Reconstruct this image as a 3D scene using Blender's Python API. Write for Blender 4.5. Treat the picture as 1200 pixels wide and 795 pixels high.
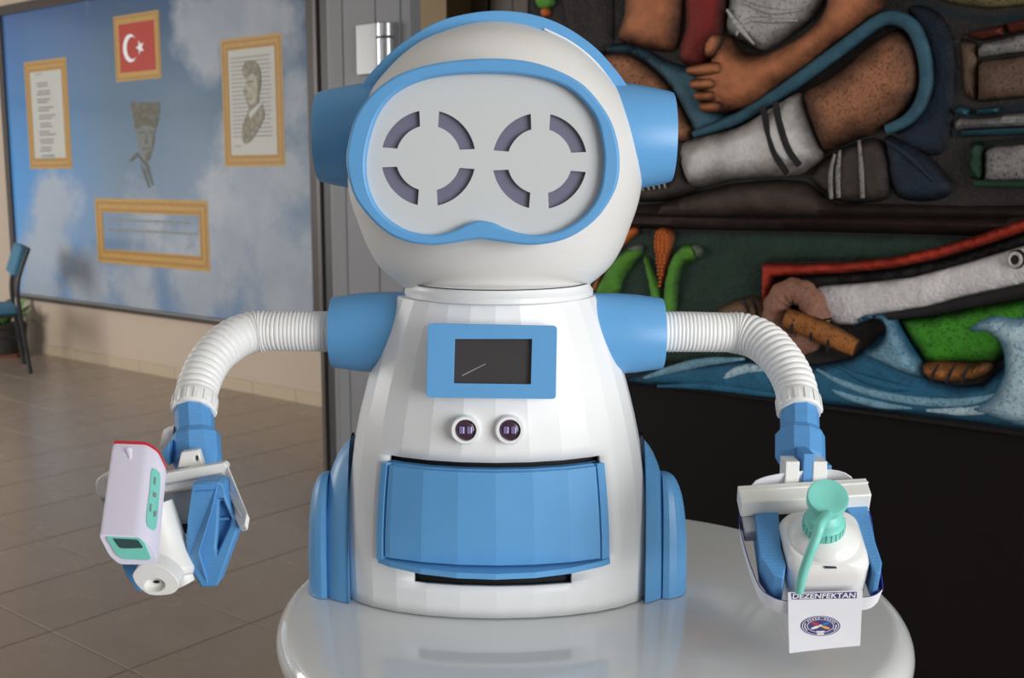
import bpy, bmesh, math, random
import numpy as np
from mathutils import Vector, Matrix, noise as mnoise
from mathutils.bvhtree import BVHTree
from mathutils.geometry import delaunay_2d_cdt

random.seed(7)
for o in list(bpy.data.objects): bpy.data.objects.remove(o, do_unlink=True)
scene = bpy.context.scene
COL = scene.collection

# ------------------------------------------------------------------ camera
F = 1300.0                       # focal length in pixels of the 1200 x 795 frame
PITCH = math.radians(8.3)
YAW = math.radians(38.9)         # the walls run this far off the view
CAMH = 1.46
cam_d = bpy.data.cameras.new('camera'); cam = bpy.data.objects.new('camera', cam_d); COL.objects.link(cam)
cam_d.sensor_width = 36.0; cam_d.lens = F / 1200 * 36.0; cam_d.clip_start = 0.02
cam.location = (0, 0, CAMH); cam.rotation_euler = (math.radians(90) - PITCH, 0, 0)
cam_d.dof.use_dof = True; cam_d.dof.focus_distance = 1.42; cam_d.dof.aperture_fstop = 9.0
scene.camera = cam
# ------------------------------------------------------------------ world, lights, exposure
w = bpy.data.worlds.new('daylight'); scene.world = w; w.use_nodes = True
bg = w.node_tree.nodes['Background']; bg.inputs[0].default_value = (0.9, 0.95, 1.0, 1); bg.inputs[1].default_value = 0.78
def area(name, loc, target, sx, sy, power, color):
    l = bpy.data.lights.new(name, 'AREA'); l.shape = 'RECTANGLE'; l.size = sx; l.size_y = sy
    l.energy = power; l.color = color
    o = bpy.data.objects.new(name, l); COL.objects.link(o); o.location = loc
    o.rotation_euler = (Vector(target) - Vector(loc)).to_track_quat('-Z', 'Y').to_euler()
    return o
area('window_light_entrance', (2.9, -1.6, 1.45), (0.0, 1.5, 1.0), 2.5, 2.3, 135, (0.985, 0.99, 1.0))
area('window_light_far_room', (-7.2, 4.5, 1.9), (-3.0, 7.0, 0.8), 2.4, 2.0, 175, (1.0, 0.97, 0.93))
vs = scene.view_settings; vs.view_transform = 'Standard'; vs.look = 'None'; vs.gamma = 1.0; vs.use_curve_mapping = False
vs.exposure = 0.1

# ------------------------------------------------------------------ measuring helpers (metres; x right, y into the room, z up)
CAM = np.array([0, 0, CAMH]); cp, sp = math.cos(PITCH), math.sin(PITCH)
WA = np.array([-math.cos(YAW), math.sin(YAW), 0.0])      # along the walls, to the left and away
WB = np.array([math.sin(YAW), math.cos(YAW), 0.0])       # into the walls
def ray(x, y):
    u = (x - 600) / F; v = (y - 397.5) / F
    return np.array([u, cp - v * sp, -sp - v * cp])
def P(x, y, Y): d = ray(x, y); return CAM + d * (Y / d[1])
def G(x, y, z=0.0): d = ray(x, y); return CAM + d * ((z - CAMH) / d[2])
def WS(x, y, b):                                          # point on the wall plane b: (s to the right, z up)
    d = ray(x, y); q = CAM + d * (b / (d @ WB)); return np.array([-(q @ WA), q[2]])
def onplane(x, y, c, n):
    d = ray(x, y); return CAM + d * (((c - CAM) @ n) / (d @ n))
def ppm(y, Y): return 1.0 / (P(601, y, Y) - P(600, y, Y))[0]
def K(pts, ox, oy, s): return [(ox + x / s, oy + y / s) for x, y in pts]
def unit(v): v = np.asarray(v, float); return v / np.linalg.norm(v)

# ------------------------------------------------------------------ materials
def srgb(r, g, b):
    f = lambda c: (c / 255 / 12.92) if c / 255 <= 0.04045 else ((c / 255 + 0.055) / 1.055) ** 2.4
    return (f(r), f(g), f(b), 1)
class NT:
    def __init__(s, name):
        s.m = bpy.data.materials.new(name); s.m.use_nodes = True; s.t = s.m.node_tree
        s.b = s.t.nodes['Principled BSDF']
    def n(s, typ, **kw):
        q = s.t.nodes.new(typ)
        for k, v in kw.items(): setattr(q, k, v)
        return q
    def l(s, a, b): s.t.links.new(a, b)
    def coords(s, kind='Object', scale=(1, 1, 1)):
        c = s.n('ShaderNodeTexCoord'); mp = s.n('ShaderNodeMapping'); mp.inputs['Scale'].default_value = scale
        s.l(c.outputs[kind], mp.inputs[0]); return mp.outputs[0]
    def noise(s, vec, scale, detail=4, rough=0.55):
        q = s.n('ShaderNodeTexNoise'); q.inputs['Scale'].default_value = scale; q.inputs['Detail'].default_value = detail
        q.inputs['Roughness'].default_value = rough; s.l(vec, q.inputs['Vector']); return q.outputs['Fac']
    def ramp(s, fac, stops):
        q = s.n('ShaderNodeValToRGB'); e = q.color_ramp.elements
        while len(e) < len(stops): e.new(0.5)
        for i, (p, c) in enumerate(stops): e[i].position = p; e[i].color = c
        s.l(fac, q.inputs[0]); return q.outputs[0]
    def mix(s, fac, a, b, blend='MIX'):
        q = s.n('ShaderNodeMix', data_type='RGBA', blend_type=blend)
        for v, i in ((fac, 0), (a, 6), (b, 7)):
            if hasattr(v, 'is_linked'): s.l(v, q.inputs[i])
            else: q.inputs[i].default_value = v
        return q.outputs[2]
    def math(s, op, a, b=None, clamp=False):
        q = s.n('ShaderNodeMath', operation=op, use_clamp=clamp)
        for i, v in enumerate((a, b)):
            if v is None: continue
            if hasattr(v, 'is_linked'): s.l(v, q.inputs[i])
            else: q.inputs[i].default_value = v
        return q.outputs[0]
    def bump(s, h, strength, dist=0.002):
        q = s.n('ShaderNodeBump'); q.inputs['Strength'].default_value = strength; q.inputs['Distance'].default_value = dist
        s.l(h, q.inputs['Height']); s.l(q.outputs[0], s.b.inputs['Normal'])
    def set(s, **kw):
        for k, v in kw.items():
            k = k.replace('_', ' ')
            if hasattr(v, 'is_linked'): s.l(v, s.b.inputs[k])
            else: s.b.inputs[k].default_value = v
        return s.m
def scl(c, k): return (c[0] * k, c[1] * k, c[2] * k, 1)
def plain(name, c, rough=0.4, var=0.06, scale=30, bump=0.0, metal=0.0, coat=0.0, spec=0.5, layer=0.0):
    t = NT(name); v = t.coords()
    f = t.noise(v, scale)
    col = t.mix(f, scl(c, 1 - var), scl(c, 1 + var))
    if layer:                                             # fine horizontal print layers
        wv = t.n('ShaderNodeTexWave', wave_type='BANDS', bands_direction='Z'); wv.inputs['Scale'].default_value = 130
        wv.inputs['Distortion'].default_value = 0.4
        t.l(v, wv.inputs['Vector']); t.bump(wv.outputs['Fac'], layer, 0.0006)
    elif bump: t.bump(f, bump)
    return t.set(Base_Color=col, Roughness=rough, Metallic=metal, Coat_Weight=coat, Specular_IOR_Level=spec)

M = {}
M['blue'] = plain('blue_plastic', srgb(100, 166, 220), 0.36, 0.05, 18, layer=0.12)
M['blue_rough'] = plain('blue_printed_plastic', srgb(86, 150, 208), 0.5, 0.07, 40, layer=0.35)
M['white'] = plain('white_painted_shell', srgb(242, 243, 243), 0.34, 0.02, 10, layer=0.05)
M['headwhite'] = plain('white_printed_head', srgb(228, 226, 222), 0.38, 0.025, 8, layer=0.16)
M['plate'] = plain('white_face_plate', srgb(208, 212, 213), 0.3, 0.01, 10)
M['hose'] = plain('white_hose_plastic', srgb(238, 238, 236), 0.42, 0.02, 30)
M['lens_grey'] = plain('smoked_visor', srgb(118, 118, 140), 0.25, 0.05, 20)
M['dark'] = plain('black_interior', srgb(14, 14, 18), 0.7, 0.1)
M['screen'] = plain('dark_screen', srgb(66, 64, 66), 0.22, 0.05, 60)
M['scratch'] = plain('pale_scratch', srgb(150, 148, 146), 0.5)
M['purple'] = plain('purple_lens', srgb(70, 48, 66), 0.2, 0.1, 60)
M['sensor_glow'] = plain('sensor_can', srgb(150, 140, 190), 0.25, 0.1, 100, metal=0.4)
M['table'] = plain('white_table_lacquer', srgb(226, 227, 226), 0.12, 0.015, 6, coat=0.6)
M['paper'] = plain('white_paper', srgb(235, 236, 242), 0.7, 0.03, 60)
M['paper_blue'] = plain('blue_paper_inside', srgb(46, 52, 140), 0.6, 0.05)
M['bottle'] = plain('bottle_plastic', srgb(236, 236, 234), 0.28, 0.03, 25, coat=0.3)
M['teal'] = plain('mint_plastic', srgb(128, 214, 200), 0.4, 0.03, 30)
M['lavender'] = plain('thermometer_plastic', srgb(232, 228, 246), 0.3, 0.015, 20)
M['handle_white'] = plain('handle_plastic', srgb(236, 236, 232), 0.32, 0.02, 20)
M['red'] = plain('red_rim', srgb(206, 48, 66), 0.4)
M['lcd'] = plain('grey_green_display', srgb(60, 88, 88), 0.15, 0.1, 30)
M['ink'] = plain('dark_ink', srgb(34, 30, 66), 0.7)
M['ink_navy'] = plain('navy_print', srgb(70, 62, 122), 0.7, 0.12, 200)
M['ink_red'] = plain('red_print', srgb(196, 62, 52), 0.7)
M['ink_blue'] = plain('blue_print', srgb(60, 120, 190), 0.7)
M['ink_yellow'] = plain('yellow_print', srgb(226, 178, 70), 0.7)
M['ink_white'] = plain('white_print', srgb(236, 236, 240), 0.7)
M['grey_white'] = plain('grey_plastic', srgb(176, 182, 190), 0.45, 0.04)
M['gold'] = plain('printed_gold', srgb(180, 144, 80), 0.5, 0.22, 26)
M['gold_dark'] = plain('printed_gold_shade', srgb(164, 122, 66), 0.5, 0.2, 30)
M['flagred'] = plain('printed_red', srgb(172, 58, 44), 0.5, 0.05)
M['poem'] = plain('printed_paper', srgb(186, 186, 180), 0.5, 0.04, 8)
M['poem_ink'] = plain('printed_grey', srgb(136, 138, 134), 0.6, 0.1)
M['boardframe'] = plain('dark_brown_frame', srgb(62, 52, 46), 0.45, 0.1, 12)
M['silver'] = plain('silver_edge', srgb(150, 152, 152), 0.35, 0.05, 20, metal=0.5)
M['alu'] = plain('grey_aluminium', srgb(130, 130, 133), 0.5, 0.04, 3, spec=0.3)
M['alu_light'] = plain('light_aluminium', srgb(132, 133, 136), 0.55, 0.03, 5, spec=0.25)
M['hinge'] = plain('pale_hinge_metal', srgb(194, 196, 196), 0.3, 0.03, 10)
M['chrome'] = plain('brushed_pin', srgb(190, 192, 194), 0.25, 0.03, 10, metal=0.8)
M['black'] = plain('black_rubber', srgb(26, 25, 27), 0.5, 0.1)
M['chairblue'] = plain('blue_upholstery', srgb(62, 112, 140), 0.85, 0.15, 120, bump=0.2)
M['chairblack'] = plain('black_steel', srgb(26, 28, 32), 0.4)
M['leaf'] = plain('green_leaf', srgb(96, 130, 70), 0.45, 0.35, 20)
M['pot'] = plain('dark_planter', srgb(44, 40, 38), 0.6, 0.1)
M['saucer'] = plain('brown_saucer', srgb(108, 62, 46), 0.6, 0.1)
M['soil'] = plain('soil', srgb(40, 30, 24), 0.9, 0.2)
M['ochre'] = plain('ochre_paint', srgb(142, 118, 78), 0.6, 0.05, 4)
M['brownpanel'] = plain('dark_brown_wood', srgb(70, 50, 36), 0.5, 0.2, 4)
M['wall'] = plain('peach_wall_paint', srgb(188, 171, 154), 0.75, 0.03, 3)
M['darkwall'] = plain('black_brown_panel', srgb(17, 13, 12), 0.55, 0.15, 3, spec=0.15)
M['ceiling'] = plain('white_ceiling', srgb(225, 222, 214), 0.8, 0.02, 3)
M['base_tile'] = plain('beige_skirting_tile', srgb(186, 170, 146), 0.4, 0.06, 6)
def floor_tile_mat(name):
    t = NT(name); v = t.coords('Object'); oi = t.n('ShaderNodeObjectInfo')
    a = t.n('ShaderNodeVectorMath', operation='ADD'); t.l(v, a.inputs[0]); t.l(oi.outputs['Location'], a.inputs[1])
    f = t.noise(a.outputs[0], 5.0, 6); g = t.noise(a.outputs[0], 60.0, 3)
    col = t.mix(f, srgb(142, 127, 114), srgb(164, 149, 134))
    col = t.mix(t.math('MULTIPLY', g, 0.25), col, srgb(128, 110, 95))
    rnd = t.math('MULTIPLY', oi.outputs['Random'], 0.12)
    col = t.mix(rnd, col, srgb(122, 104, 88))
    return t.set(Base_Color=col, Roughness=t.math('ADD', t.math('MULTIPLY', f, 0.12), 0.2), Specular_IOR_Level=0.5)
M['tile'] = floor_tile_mat('brown_floor_tile')
M['grout'] = plain('dark_grout', srgb(78, 66, 56), 0.8, 0.1)

# ------------------------------------------------------------------ mesh helpers
ORG = {}
def org(o): return ORG.get(o.name, np.zeros(3))
def link_mesh(name, verts, faces, mats, parent=None, local=False, smooth=35, bevel=0, bseg=2, fmat=None, origin=None, solid=0):
    verts = np.asarray(verts, float)
    og = np.zeros(3)
    if parent is not None and not local: og = org(parent)
    if origin is not None: og = np.asarray(origin, float)
    me = bpy.data.meshes.new(name); me.from_pydata([tuple(v) for v in (verts - og)], [], [tuple(int(i) for i in f) for f in faces])
    bm = bmesh.new(); bm.from_mesh(me); bmesh.ops.recalc_face_normals(bm, faces=bm.faces); bm.to_mesh(me); bm.free()
    for m in (mats if isinstance(mats, (list, tuple)) else [mats]): me.materials.append(M[m] if isinstance(m, str) else m)
    if fmat is not None:
        for p_, i in zip(me.polygons, fmat): p_.material_index = i
    if smooth:
        for p_ in me.polygons: p_.use_smooth = True
        me.set_sharp_from_angle(angle=math.radians(smooth))
    o = bpy.data.objects.new(name, me); COL.objects.link(o)
    if solid:
        sm = o.modifiers.new('thickness', 'SOLIDIFY'); sm.thickness = solid; sm.offset = -1
    if bevel:
        b = o.modifiers.new('bevel', 'BEVEL'); b.width = bevel; b.segments = bseg; b.limit_method = 'ANGLE'; b.angle_limit = math.radians(40)
    if parent is not None:
        o.parent = parent; ORG[o.name] = org(parent)
    elif origin is not None:
        o.location = og; ORG[o.name] = og
    return o
def empty(name, loc, rz=0.0):
    o = bpy.data.objects.new(name, None); COL.objects.link(o); o.location = loc; o.rotation_euler.z = rz
    o.empty_display_size = 0.1; ORG[o.name] = np.asarray(loc, float); return o
def tag(o, label=None, cat=None, group=None, kind=None):
    if label: o['label'] = label
    if cat: o['category'] = cat
    if group: o['group'] = group
    if kind: o['kind'] = kind
    return o
BOXF = [(0, 1, 3, 2), (4, 6, 7, 5), (0, 4, 5, 1), (2, 3, 7, 6), (0, 2, 6, 4), (1, 5, 7, 3)]
def boxv(c, ax, half):                                    # oriented box: centre, three axes, half sizes
    c = np.asarray(c, float); ax = [np.asarray(a, float) for a in ax]
    return [c + ax[0] * half[0] * i + ax[1] * half[1] * j + ax[2] * half[2] * k for i in (-1, 1) for j in (-1, 1) for k in (-1, 1)]
XYZ = (np.array([1., 0, 0]), np.array([0, 1., 0]), np.array([0, 0, 1.]))
def box(name, lo, hi, mat, parent=None, local=False, bevel=0, **kw):
    lo = np.asarray(lo, float); hi = np.asarray(hi, float)
    return link_mesh(name, boxv((lo + hi) / 2, XYZ, (hi - lo) / 2), BOXF, mat, parent, local, smooth=0 if not bevel else 35, bevel=bevel, **kw)
def frame_of(axis, ref=None):
    z = unit(axis); r = np.asarray(ref if ref is not None else ((0, 0, 1) if abs(z[2]) < 0.9 else (1, 0, 0)), float)
    x = unit(np.cross(r, z)); y = np.cross(z, x); return x, y, z
def lathe_data(prof, origin, axis, segs=32, ref=None, caps=True, sx=1.0, sy=1.0):
    x, y, z = frame_of(axis, ref); V = []; Fc = []
    for t, r in prof:
        for k in range(segs):
            a = 2 * math.pi * k / segs
            V.append(np.asarray(origin) + z * t + (x * math.cos(a) * sx + y * math.sin(a) * sy) * r)
    for i in range(len(prof) - 1):
        for k in range(segs):
            k2 = (k + 1) % segs; Fc.append((i * segs + k, i * segs + k2, (i + 1) * segs + k2, (i + 1) * segs + k))
    if caps:
        Fc.append(tuple(range(segs))); Fc.append(tuple((len(prof) - 1) * segs + k for k in range(segs)))
    return V, Fc
def lathe(name, prof, origin, axis, mat, parent=None, segs=32, smooth=35, **kw):
    lk = {k: kw.pop(k) for k in list(kw) if k in ('ref', 'caps', 'sx', 'sy')}
    V, Fc = lathe_data(prof, origin, axis, segs, **lk)
    return link_mesh(name, V, Fc, mat, parent, smooth=smooth, **kw)
def catmull(pts, closed=False, n=8):
    pts = [np.asarray(p, float) for p in pts]; N = len(pts); out = []
    rng = range(N) if closed else range(N - 1)
    for i in rng:
        if closed: p0, p1, p2, p3 = pts[i - 1], pts[i], pts[(i + 1) % N], pts[(i + 2) % N]
        else: p0, p1, p2, p3 = pts[max(i - 1, 0)], pts[i], pts[i + 1], pts[min(i + 2, N - 1)]
        for k in range(n):
            t = k / n
            out.append(0.5 * ((2 * p1) + (-p0 + p2) * t + (2 * p0 - 5 * p1 + 4 * p2 - p3) * t * t + (-p0 + 3 * p1 - 3 * p2 + p3) * t ** 3))
    if not closed: out.append(pts[-1])
    return np.array(out)
def resample(pts, step, closed=False):
    pts = np.asarray(pts)
    if closed: pts = np.vstack([pts, pts[:1]])
    d = np.r_[0, np.cumsum(np.linalg.norm(np.diff(pts, axis=0), axis=1))]
    n = max(3, int(round(d[-1] / step)))
    t = np.linspace(0, d[-1], n + 1)
    if closed: t = t[:-1]
    return np.array([np.interp(t, d, pts[:, i]) for i in range(pts.shape[1])]).T, t
def sweep_data(path, rad, segs=16, caps=True, flat=None):
    path = np.asarray(path); N = len(path); T = np.gradient(path, axis=0); T /= np.linalg.norm(T, axis=1)[:, None]
    ref = np.array([0, 0, 1.]) if abs(T[0][2]) < 0.9 else np.array([0, 1., 0])
    x = unit(np.cross(ref, T[0])); V = []; Fc = []
    for i in range(N):
        x = unit(x - T[i] * (x @ T[i])); y = np.cross(T[i], x)
        for k in range(segs):
            a = 2 * math.pi * k / segs; off = (x * math.cos(a) + y * math.sin(a)) * rad[i]
            if flat is not None: off = off - flat[0] * (off @ flat[0]) * (1 - flat[1])
            V.append(path[i] + off)
    for i in range(N - 1):
        for k in range(segs):
            k2 = (k + 1) % segs; Fc.append((i * segs + k, i * segs + k2, (i + 1) * segs + k2, (i + 1) * segs + k))
    if caps: Fc.append(tuple(range(segs))); Fc.append(tuple((N - 1) * segs + k for k in range(segs)))
    return V, Fc
def inside(poly, q):
    poly = np.asarray(poly); q = np.asarray(q); x, y = q[:, 0], q[:, 1]; r = np.zeros(len(q), bool); j = len(poly) - 1
    for i in range(len(poly)):
        xi, yi = poly[i]; xj, yj = poly[j]
        with np.errstate(divide='ignore', invalid='ignore'):
            c = ((yi > y) != (yj > y)) & (x < (xj - xi) * (y - yi) / (yj - yi + 1e-18) + xi)
        r ^= c; j = i
    return r
def dist_to(poly, q):
    poly = np.asarray(poly); q = np.asarray(q); best = np.full(len(q), 1e9)
    for i in range(len(poly)):
        a = poly[i - 1]; b = poly[i]; ab = b - a; L = ab @ ab + 1e-18
        t = np.clip(((q - a) @ ab) / L, 0, 1); best = np.minimum(best, np.linalg.norm(q - (a + t[:, None] * ab), axis=1))
    return best
def cdt(loops, extra=()):
    vs_ = []; ed = []; 
    for lp in loops:
        s = len(vs_); n = len(lp)
        vs_ += [Vector((float(p[0]), float(p[1]))) for p in lp]; ed += [(s + i, s + (i + 1) % n) for i in range(n)]
    vs_ += [Vector((float(p[0]), float(p[1]))) for p in extra]
    r = delaunay_2d_cdt(vs_, ed, [], 2 if len(loops) > 1 else 1, 1e-7)
    V = np.array([tuple(v) for v in r[0]]); Fc = [tuple(f) for f in r[2]]
    if len(loops) > 1:                                    # keep what lies inside the outline and outside the holes
        C = np.array([V[list(f)].mean(axis=0) for f in Fc]); keep = inside(loops[0], C)
        for h in loops[1:]: keep &= ~inside(h, C)
        Fc = [f for f, k in zip(Fc, keep) if k]
    return V, Fc
def slab(name, loops, front, back, mat, parent, local=False, smooth=30, **kw):
    """plate with holes: loops in 2-D, front/back turn a 2-D point into 3-D"""
    V, Fc = cdt(loops); n = len(V)
    A_ = [front(*v) for v in V] + [back(*v) for v in V]
    cnt = {}
    for f in Fc:
        for i in range(3):
            e = (f[i], f[(i + 1) % 3]); k = tuple(sorted(e)); cnt.setdefault(k, []).append(e)
    F2 = list(Fc) + [tuple(i + n for i in reversed(f)) for f in Fc]
    for k, es in cnt.items():
        if len(es) == 1: a, b = es[0]; F2.append((b, a, a + n, b + n))
    return link_mesh(name, A_, F2, mat, parent, local, smooth=smooth, **kw)
def loft(name, rings, mat, parent, smooth=35, caps=True, **kw):
    n = len(rings[0]); V = [p for r in rings for p in r]; Fc = []
    for i in range(len(rings) - 1):
        for k in range(n): k2 = (k + 1) % n; Fc.append((i * n + k, i * n + k2, (i + 1) * n + k2, (i + 1) * n + k))
    if caps: Fc.append(tuple(range(n))); Fc.append(tuple((len(rings) - 1) * n + k for k in range(n)))
    return link_mesh(name, V, Fc, mat, parent, smooth=smooth, **kw)
def rrect(x0, y0, x1, y1, r, n=4):
    out = []
    for cx, cy, a0 in ((x1 - r, y1 - r, 0), (x0 + r, y1 - r, 90), (x0 + r, y0 + r, 180), (x1 - r, y0 + r, 270)):
        for k in range(n + 1):
            a = math.radians(a0 + 90 * k / n); out.append((cx + r * math.cos(a), cy + r * math.sin(a)))
    return out
def circle(cx, cy, rx, ry=None, n=28):
    ry = ry or rx
    return [(cx + rx * math.cos(2 * math.pi * k / n), cy + ry * math.sin(2 * math.pi * k / n)) for k in range(n)]

# ------------------------------------------------------------------ the setting
BW = 4.68        # wall with the board
BM = 2.90        # wall with the mural
RZ = -YAW
def wall_root(b): return tuple(WB * b)
def wbox(name, s0, s1, d0, d1, z0, z1, mat, b, parent=None, bevel=0):   # box in wall axes; d = distance behind plane b
    if parent is not None: return box(name, (s0, d0, z0), (s1, d1, z1), mat, parent, True, bevel)
    o = box(name, (s0, d0, z0), (s1, d1, z1), mat, None, True, bevel); o.location = WB * b; o.rotation_euler.z = RZ; return o
# floor: slab of grout with every tile laid on it
TS = 0.45; A0 = 2.868; B0 = 1.728
fl = wbox('floor', -11.5, 6.0, -8.0, BW + 1.2, -0.12, -0.006, 'grout', 0.0); tag(fl, kind='structure')
tm = bpy.data.meshes.new('floor_tile'); g2 = TS / 2 - 0.0022
bmq = bmesh.new()
vv = [bmq.verts.new(p) for p in [(x * g2, y * g2, -0.006) for x, y in ((-1, -1), (1, -1), (1, 1), (-1, 1))] +
      [(x * g2, y * g2, -0.0012) for x, y in ((-1, -1), (1, -1), (1, 1), (-1, 1))] +
      [(x * (g2 - 0.0014), y * (g2 - 0.0014), 0) for x, y in ((-1, -1), (1, -1), (1, 1), (-1, 1))]]
for f in [(8, 9, 10, 11)] + [(i, (i + 1) % 4, (i + 1) % 4 + 4, i + 4) for i in range(4)] + [(i + 4, (i + 1) % 4 + 4, (i + 1) % 4 + 8, i + 8) for i in range(4)]:
    bmq.faces.new([vv[i] for i in f])
bmq.to_mesh(tm); bmq.free(); tm.materials.append(M['tile'])
for ka in range(-9, 16):
    for kb in range(-3, 7):
        a1 = A0 + ka * TS; b1 = B0 + kb * TS
        if b1 > BM - 0.1 and a1 < 1.6: continue
        if a1 < -0.2 and b1 > 2.3: continue
        b2 = min(b1 + TS, BW)
        t = bpy.data.objects.new('floor_tile', tm); COL.objects.link(t); t.parent = fl
        t.location = (-(a1 + TS / 2), (b1 + b2) / 2, 0); t.scale.y = (b2 - b1) / TS
wl = wbox('wall_left', -11.5, 1.0, 0, 0.15, 0, 3.1, 'wall', BW); tag(wl, kind='structure')
bbm = wbox('baseboard_left', -11.5, 1.0, -0.006, 0, 0, 0.083, 'grout', BW); tag(bbm, kind='structure')
for k in range(-4, 20):
    s1 = -(3.79 + (k) * 0.45)
    if s1 < -11 or s1 > 0.9: continue
    box('skirting_tile', (s1 - 0.447, -0.012, 0.0), (s1, -0.004, 0.084), 'base_tile', bbm, True)
wm = wbox('wall_right', -2.3, 2.6, 0.03, 0.3, 0, 3.1, 'darkwall', BM); tag(wm, kind='structure')
ce = wbox('ceiling', -11.5, 6.0, -2.6, BW + 0.2, 3.1, 3.25, 'ceiling', 0.0); tag(ce, kind='structure')
wf = box('wall_light_blocker', (-4.5, -2.5, 0), (1.2, -2.35, 3.1), 'wall'); tag(wf, kind='structure')  # unseen wall, added to block daylight arriving from behind the camera
# glazed end of the hall, out of the frame on the left
t = NT('window_pane'); tr_ = t.n('ShaderNodeBsdfTransparent'); gl_ = t.n('ShaderNodeBsdfGlossy'); gl_.inputs['Roughness'].default_value = 0.02
mx_ = t.n('ShaderNodeMixShader'); mx_.inputs[0].default_value = 0.06; t.l(tr_.outputs[0], mx_.inputs[1]); t.l(gl_.outputs[0], mx_.inputs[2])
t.l(mx_.outputs[0], [q for q in t.t.nodes if q.type == 'OUTPUT_MATERIAL'][0].inputs[0]); M['pane'] = t.m
wn = wbox('window_1', -11.46, -11.38, -4.6, BW, 0.0, 0.35, 'alu', 0.0, None, 0.004); tag(wn, kind='structure')
for k in range(8):
    y0 = -4.6 + k * 1.32
    box('window_mullion', (-11.46, y0 - 0.03, 0.35), (-11.38, y0 + 0.03, 3.1), 'alu', wn, True)
    if k < 7: box('window_pane', (-11.425, y0 + 0.03, 0.35), (-11.418, y0 + 1.29, 2.2), 'pane', wn, True); box('window_pane', (-11.425, y0 + 0.03, 2.26), (-11.418, y0 + 1.29, 3.1), 'pane', wn, True)
box('window_transom', (-11.46, -4.6, 2.2), (-11.38, BW, 2.26), 'alu', wn, True)
# pillar and brown panel seen past the door, over the robot's head
s0 = WS(484, 20, 4.1)[0]; s1 = WS(523, 20, 4.1)[0]
pl = wbox('trim_1', s0 - 0.06, s1, 0, 0.4, 0, 3.1, 'ochre', 4.1); tag(pl, 'ochre painted pillar behind the door frame', None, None, 'structure')
wr = wbox('wall_back', s1, 0.6, 0, 0.1, 0, 3.1, 'brownpanel', 4.3); tag(wr, kind='structure')
for i, (xa, xb) in enumerate(((523, 546), (548, 574), (576, 602), (604, 632))):
    a_ = WS(xa, 20, 4.3)[0]; b_ = WS(xb, 20, 4.3)[0]
    box('wood_plank', (a_, -0.012 - 0.006 * (i % 2), 0), (b_, 0.0, 3.0), 'brownpanel', wr, True)
# aluminium door: seal, frame post, leaf edge, hinge
BD = 2.9
dr = empty('door_1', WB * BD, RZ); tag(dr, 'grey aluminium door with pale hinge behind the robot head', None, None, 'structure')
def dpost(name, xa, xb, d0, d1, mat, z1=3.1, bevel=0.002):
    a_ = WS(xa, 20, BD)[0]; b_ = WS(xb, 20, BD)[0]
    return box(name, (a_, d0, 0), (b_, d1, z1), mat, dr, True, bevel)
dpost('frame_edge', 365.5, 370, 0.0, 0.05, 'boardframe')
dpost('rubber_seal', 370, 383.5, 0.01, 0.05, 'black')
dpost('frame_lip', 383.5, 391, -0.005, 0.05, 'alu')
dpost('frame_post', 391, 403, -0.012, 0.05, 'alu_light')
dpost('frame_post', 403, 441, -0.008, 0.05, 'alu')
dpost('door_leaf', 442, 470, -0.008, 0.05, 'alu')
dpost('leaf_lip', 470.7, 481.5, -0.004, 0.05, 'alu_light')
za = WS(436, 88, BD)[1]; zb = WS(436, 29, BD)[1]
hx0, hx1 = WS(424, 50, BD)[0], WS(448, 50, BD)[0]
hg = box('hinge', (hx0, -0.03, za), (hx1, -0.008, zb), 'hinge', dr, True, 0.003)
kx = (WS(449, 50, BD)[0] + WS(466, 50, BD)[0]) / 2; kr = (WS(466, 50, BD)[0] - WS(449, 50, BD)[0]) / 2
zc = WS(457, 45, BD)[1]
for z0, z1 in ((za + 0.004, zc - 0.002), (zc + 0.002, zb - 0.004)):
    V, Fc = lathe_data([(0, kr * .9), (0.003, kr), (z1 - z0 - 0.003, kr), (z1 - z0, kr * .9)], (kx, -0.02, z0), (0, 0, 1), 24)
    link_mesh('hinge_knuckle', V, Fc, 'chrome', hg, True)

# ------------------------------------------------------------------ round table
TZ = 0.886
TC = np.array([0.107, 1.465, 0]); TR = 0.425
tb = empty('round_table', (TC[0], TC[1], 0)); tag(tb, 'glossy white round table with thick rounded rim under the robot', 'table')
rr = 0.03
prof = [(TZ - 2 * rr, 0.02), (TZ - 2 * rr, TR - rr)] + [(TZ - rr + rr * math.sin(a), TR - rr + rr * math.cos(a)) for a in np.linspace(-math.pi / 2, math.pi / 2, 15)[1:]] + [(TZ, 0.02)]
lathe('table_top', prof, (TC[0], TC[1], 0), (0, 0, 1), 'table', tb, 128, 50)
lathe('pedestal', [(0.02, 0.06), (0.06, 0.045), (0.7, 0.04), (TZ - 2 * rr, 0.09)], (TC[0], TC[1], 0), (0, 0, 1), 'table', tb, 32)
lathe('table_base', [(0, 0.27), (0.012, 0.27), (0.02, 0.25), (0.045, 0.05)], (TC[0], TC[1], 0), (0, 0, 1), 'table', tb, 64)

# ------------------------------------------------------------------ the robot
RX, RY = -0.0205, 1.49
rob = empty('helper_robot', (RX, RY, TZ)); tag(rob, 'white and blue helper robot with goggle face standing on the round table', 'robot')
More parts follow.
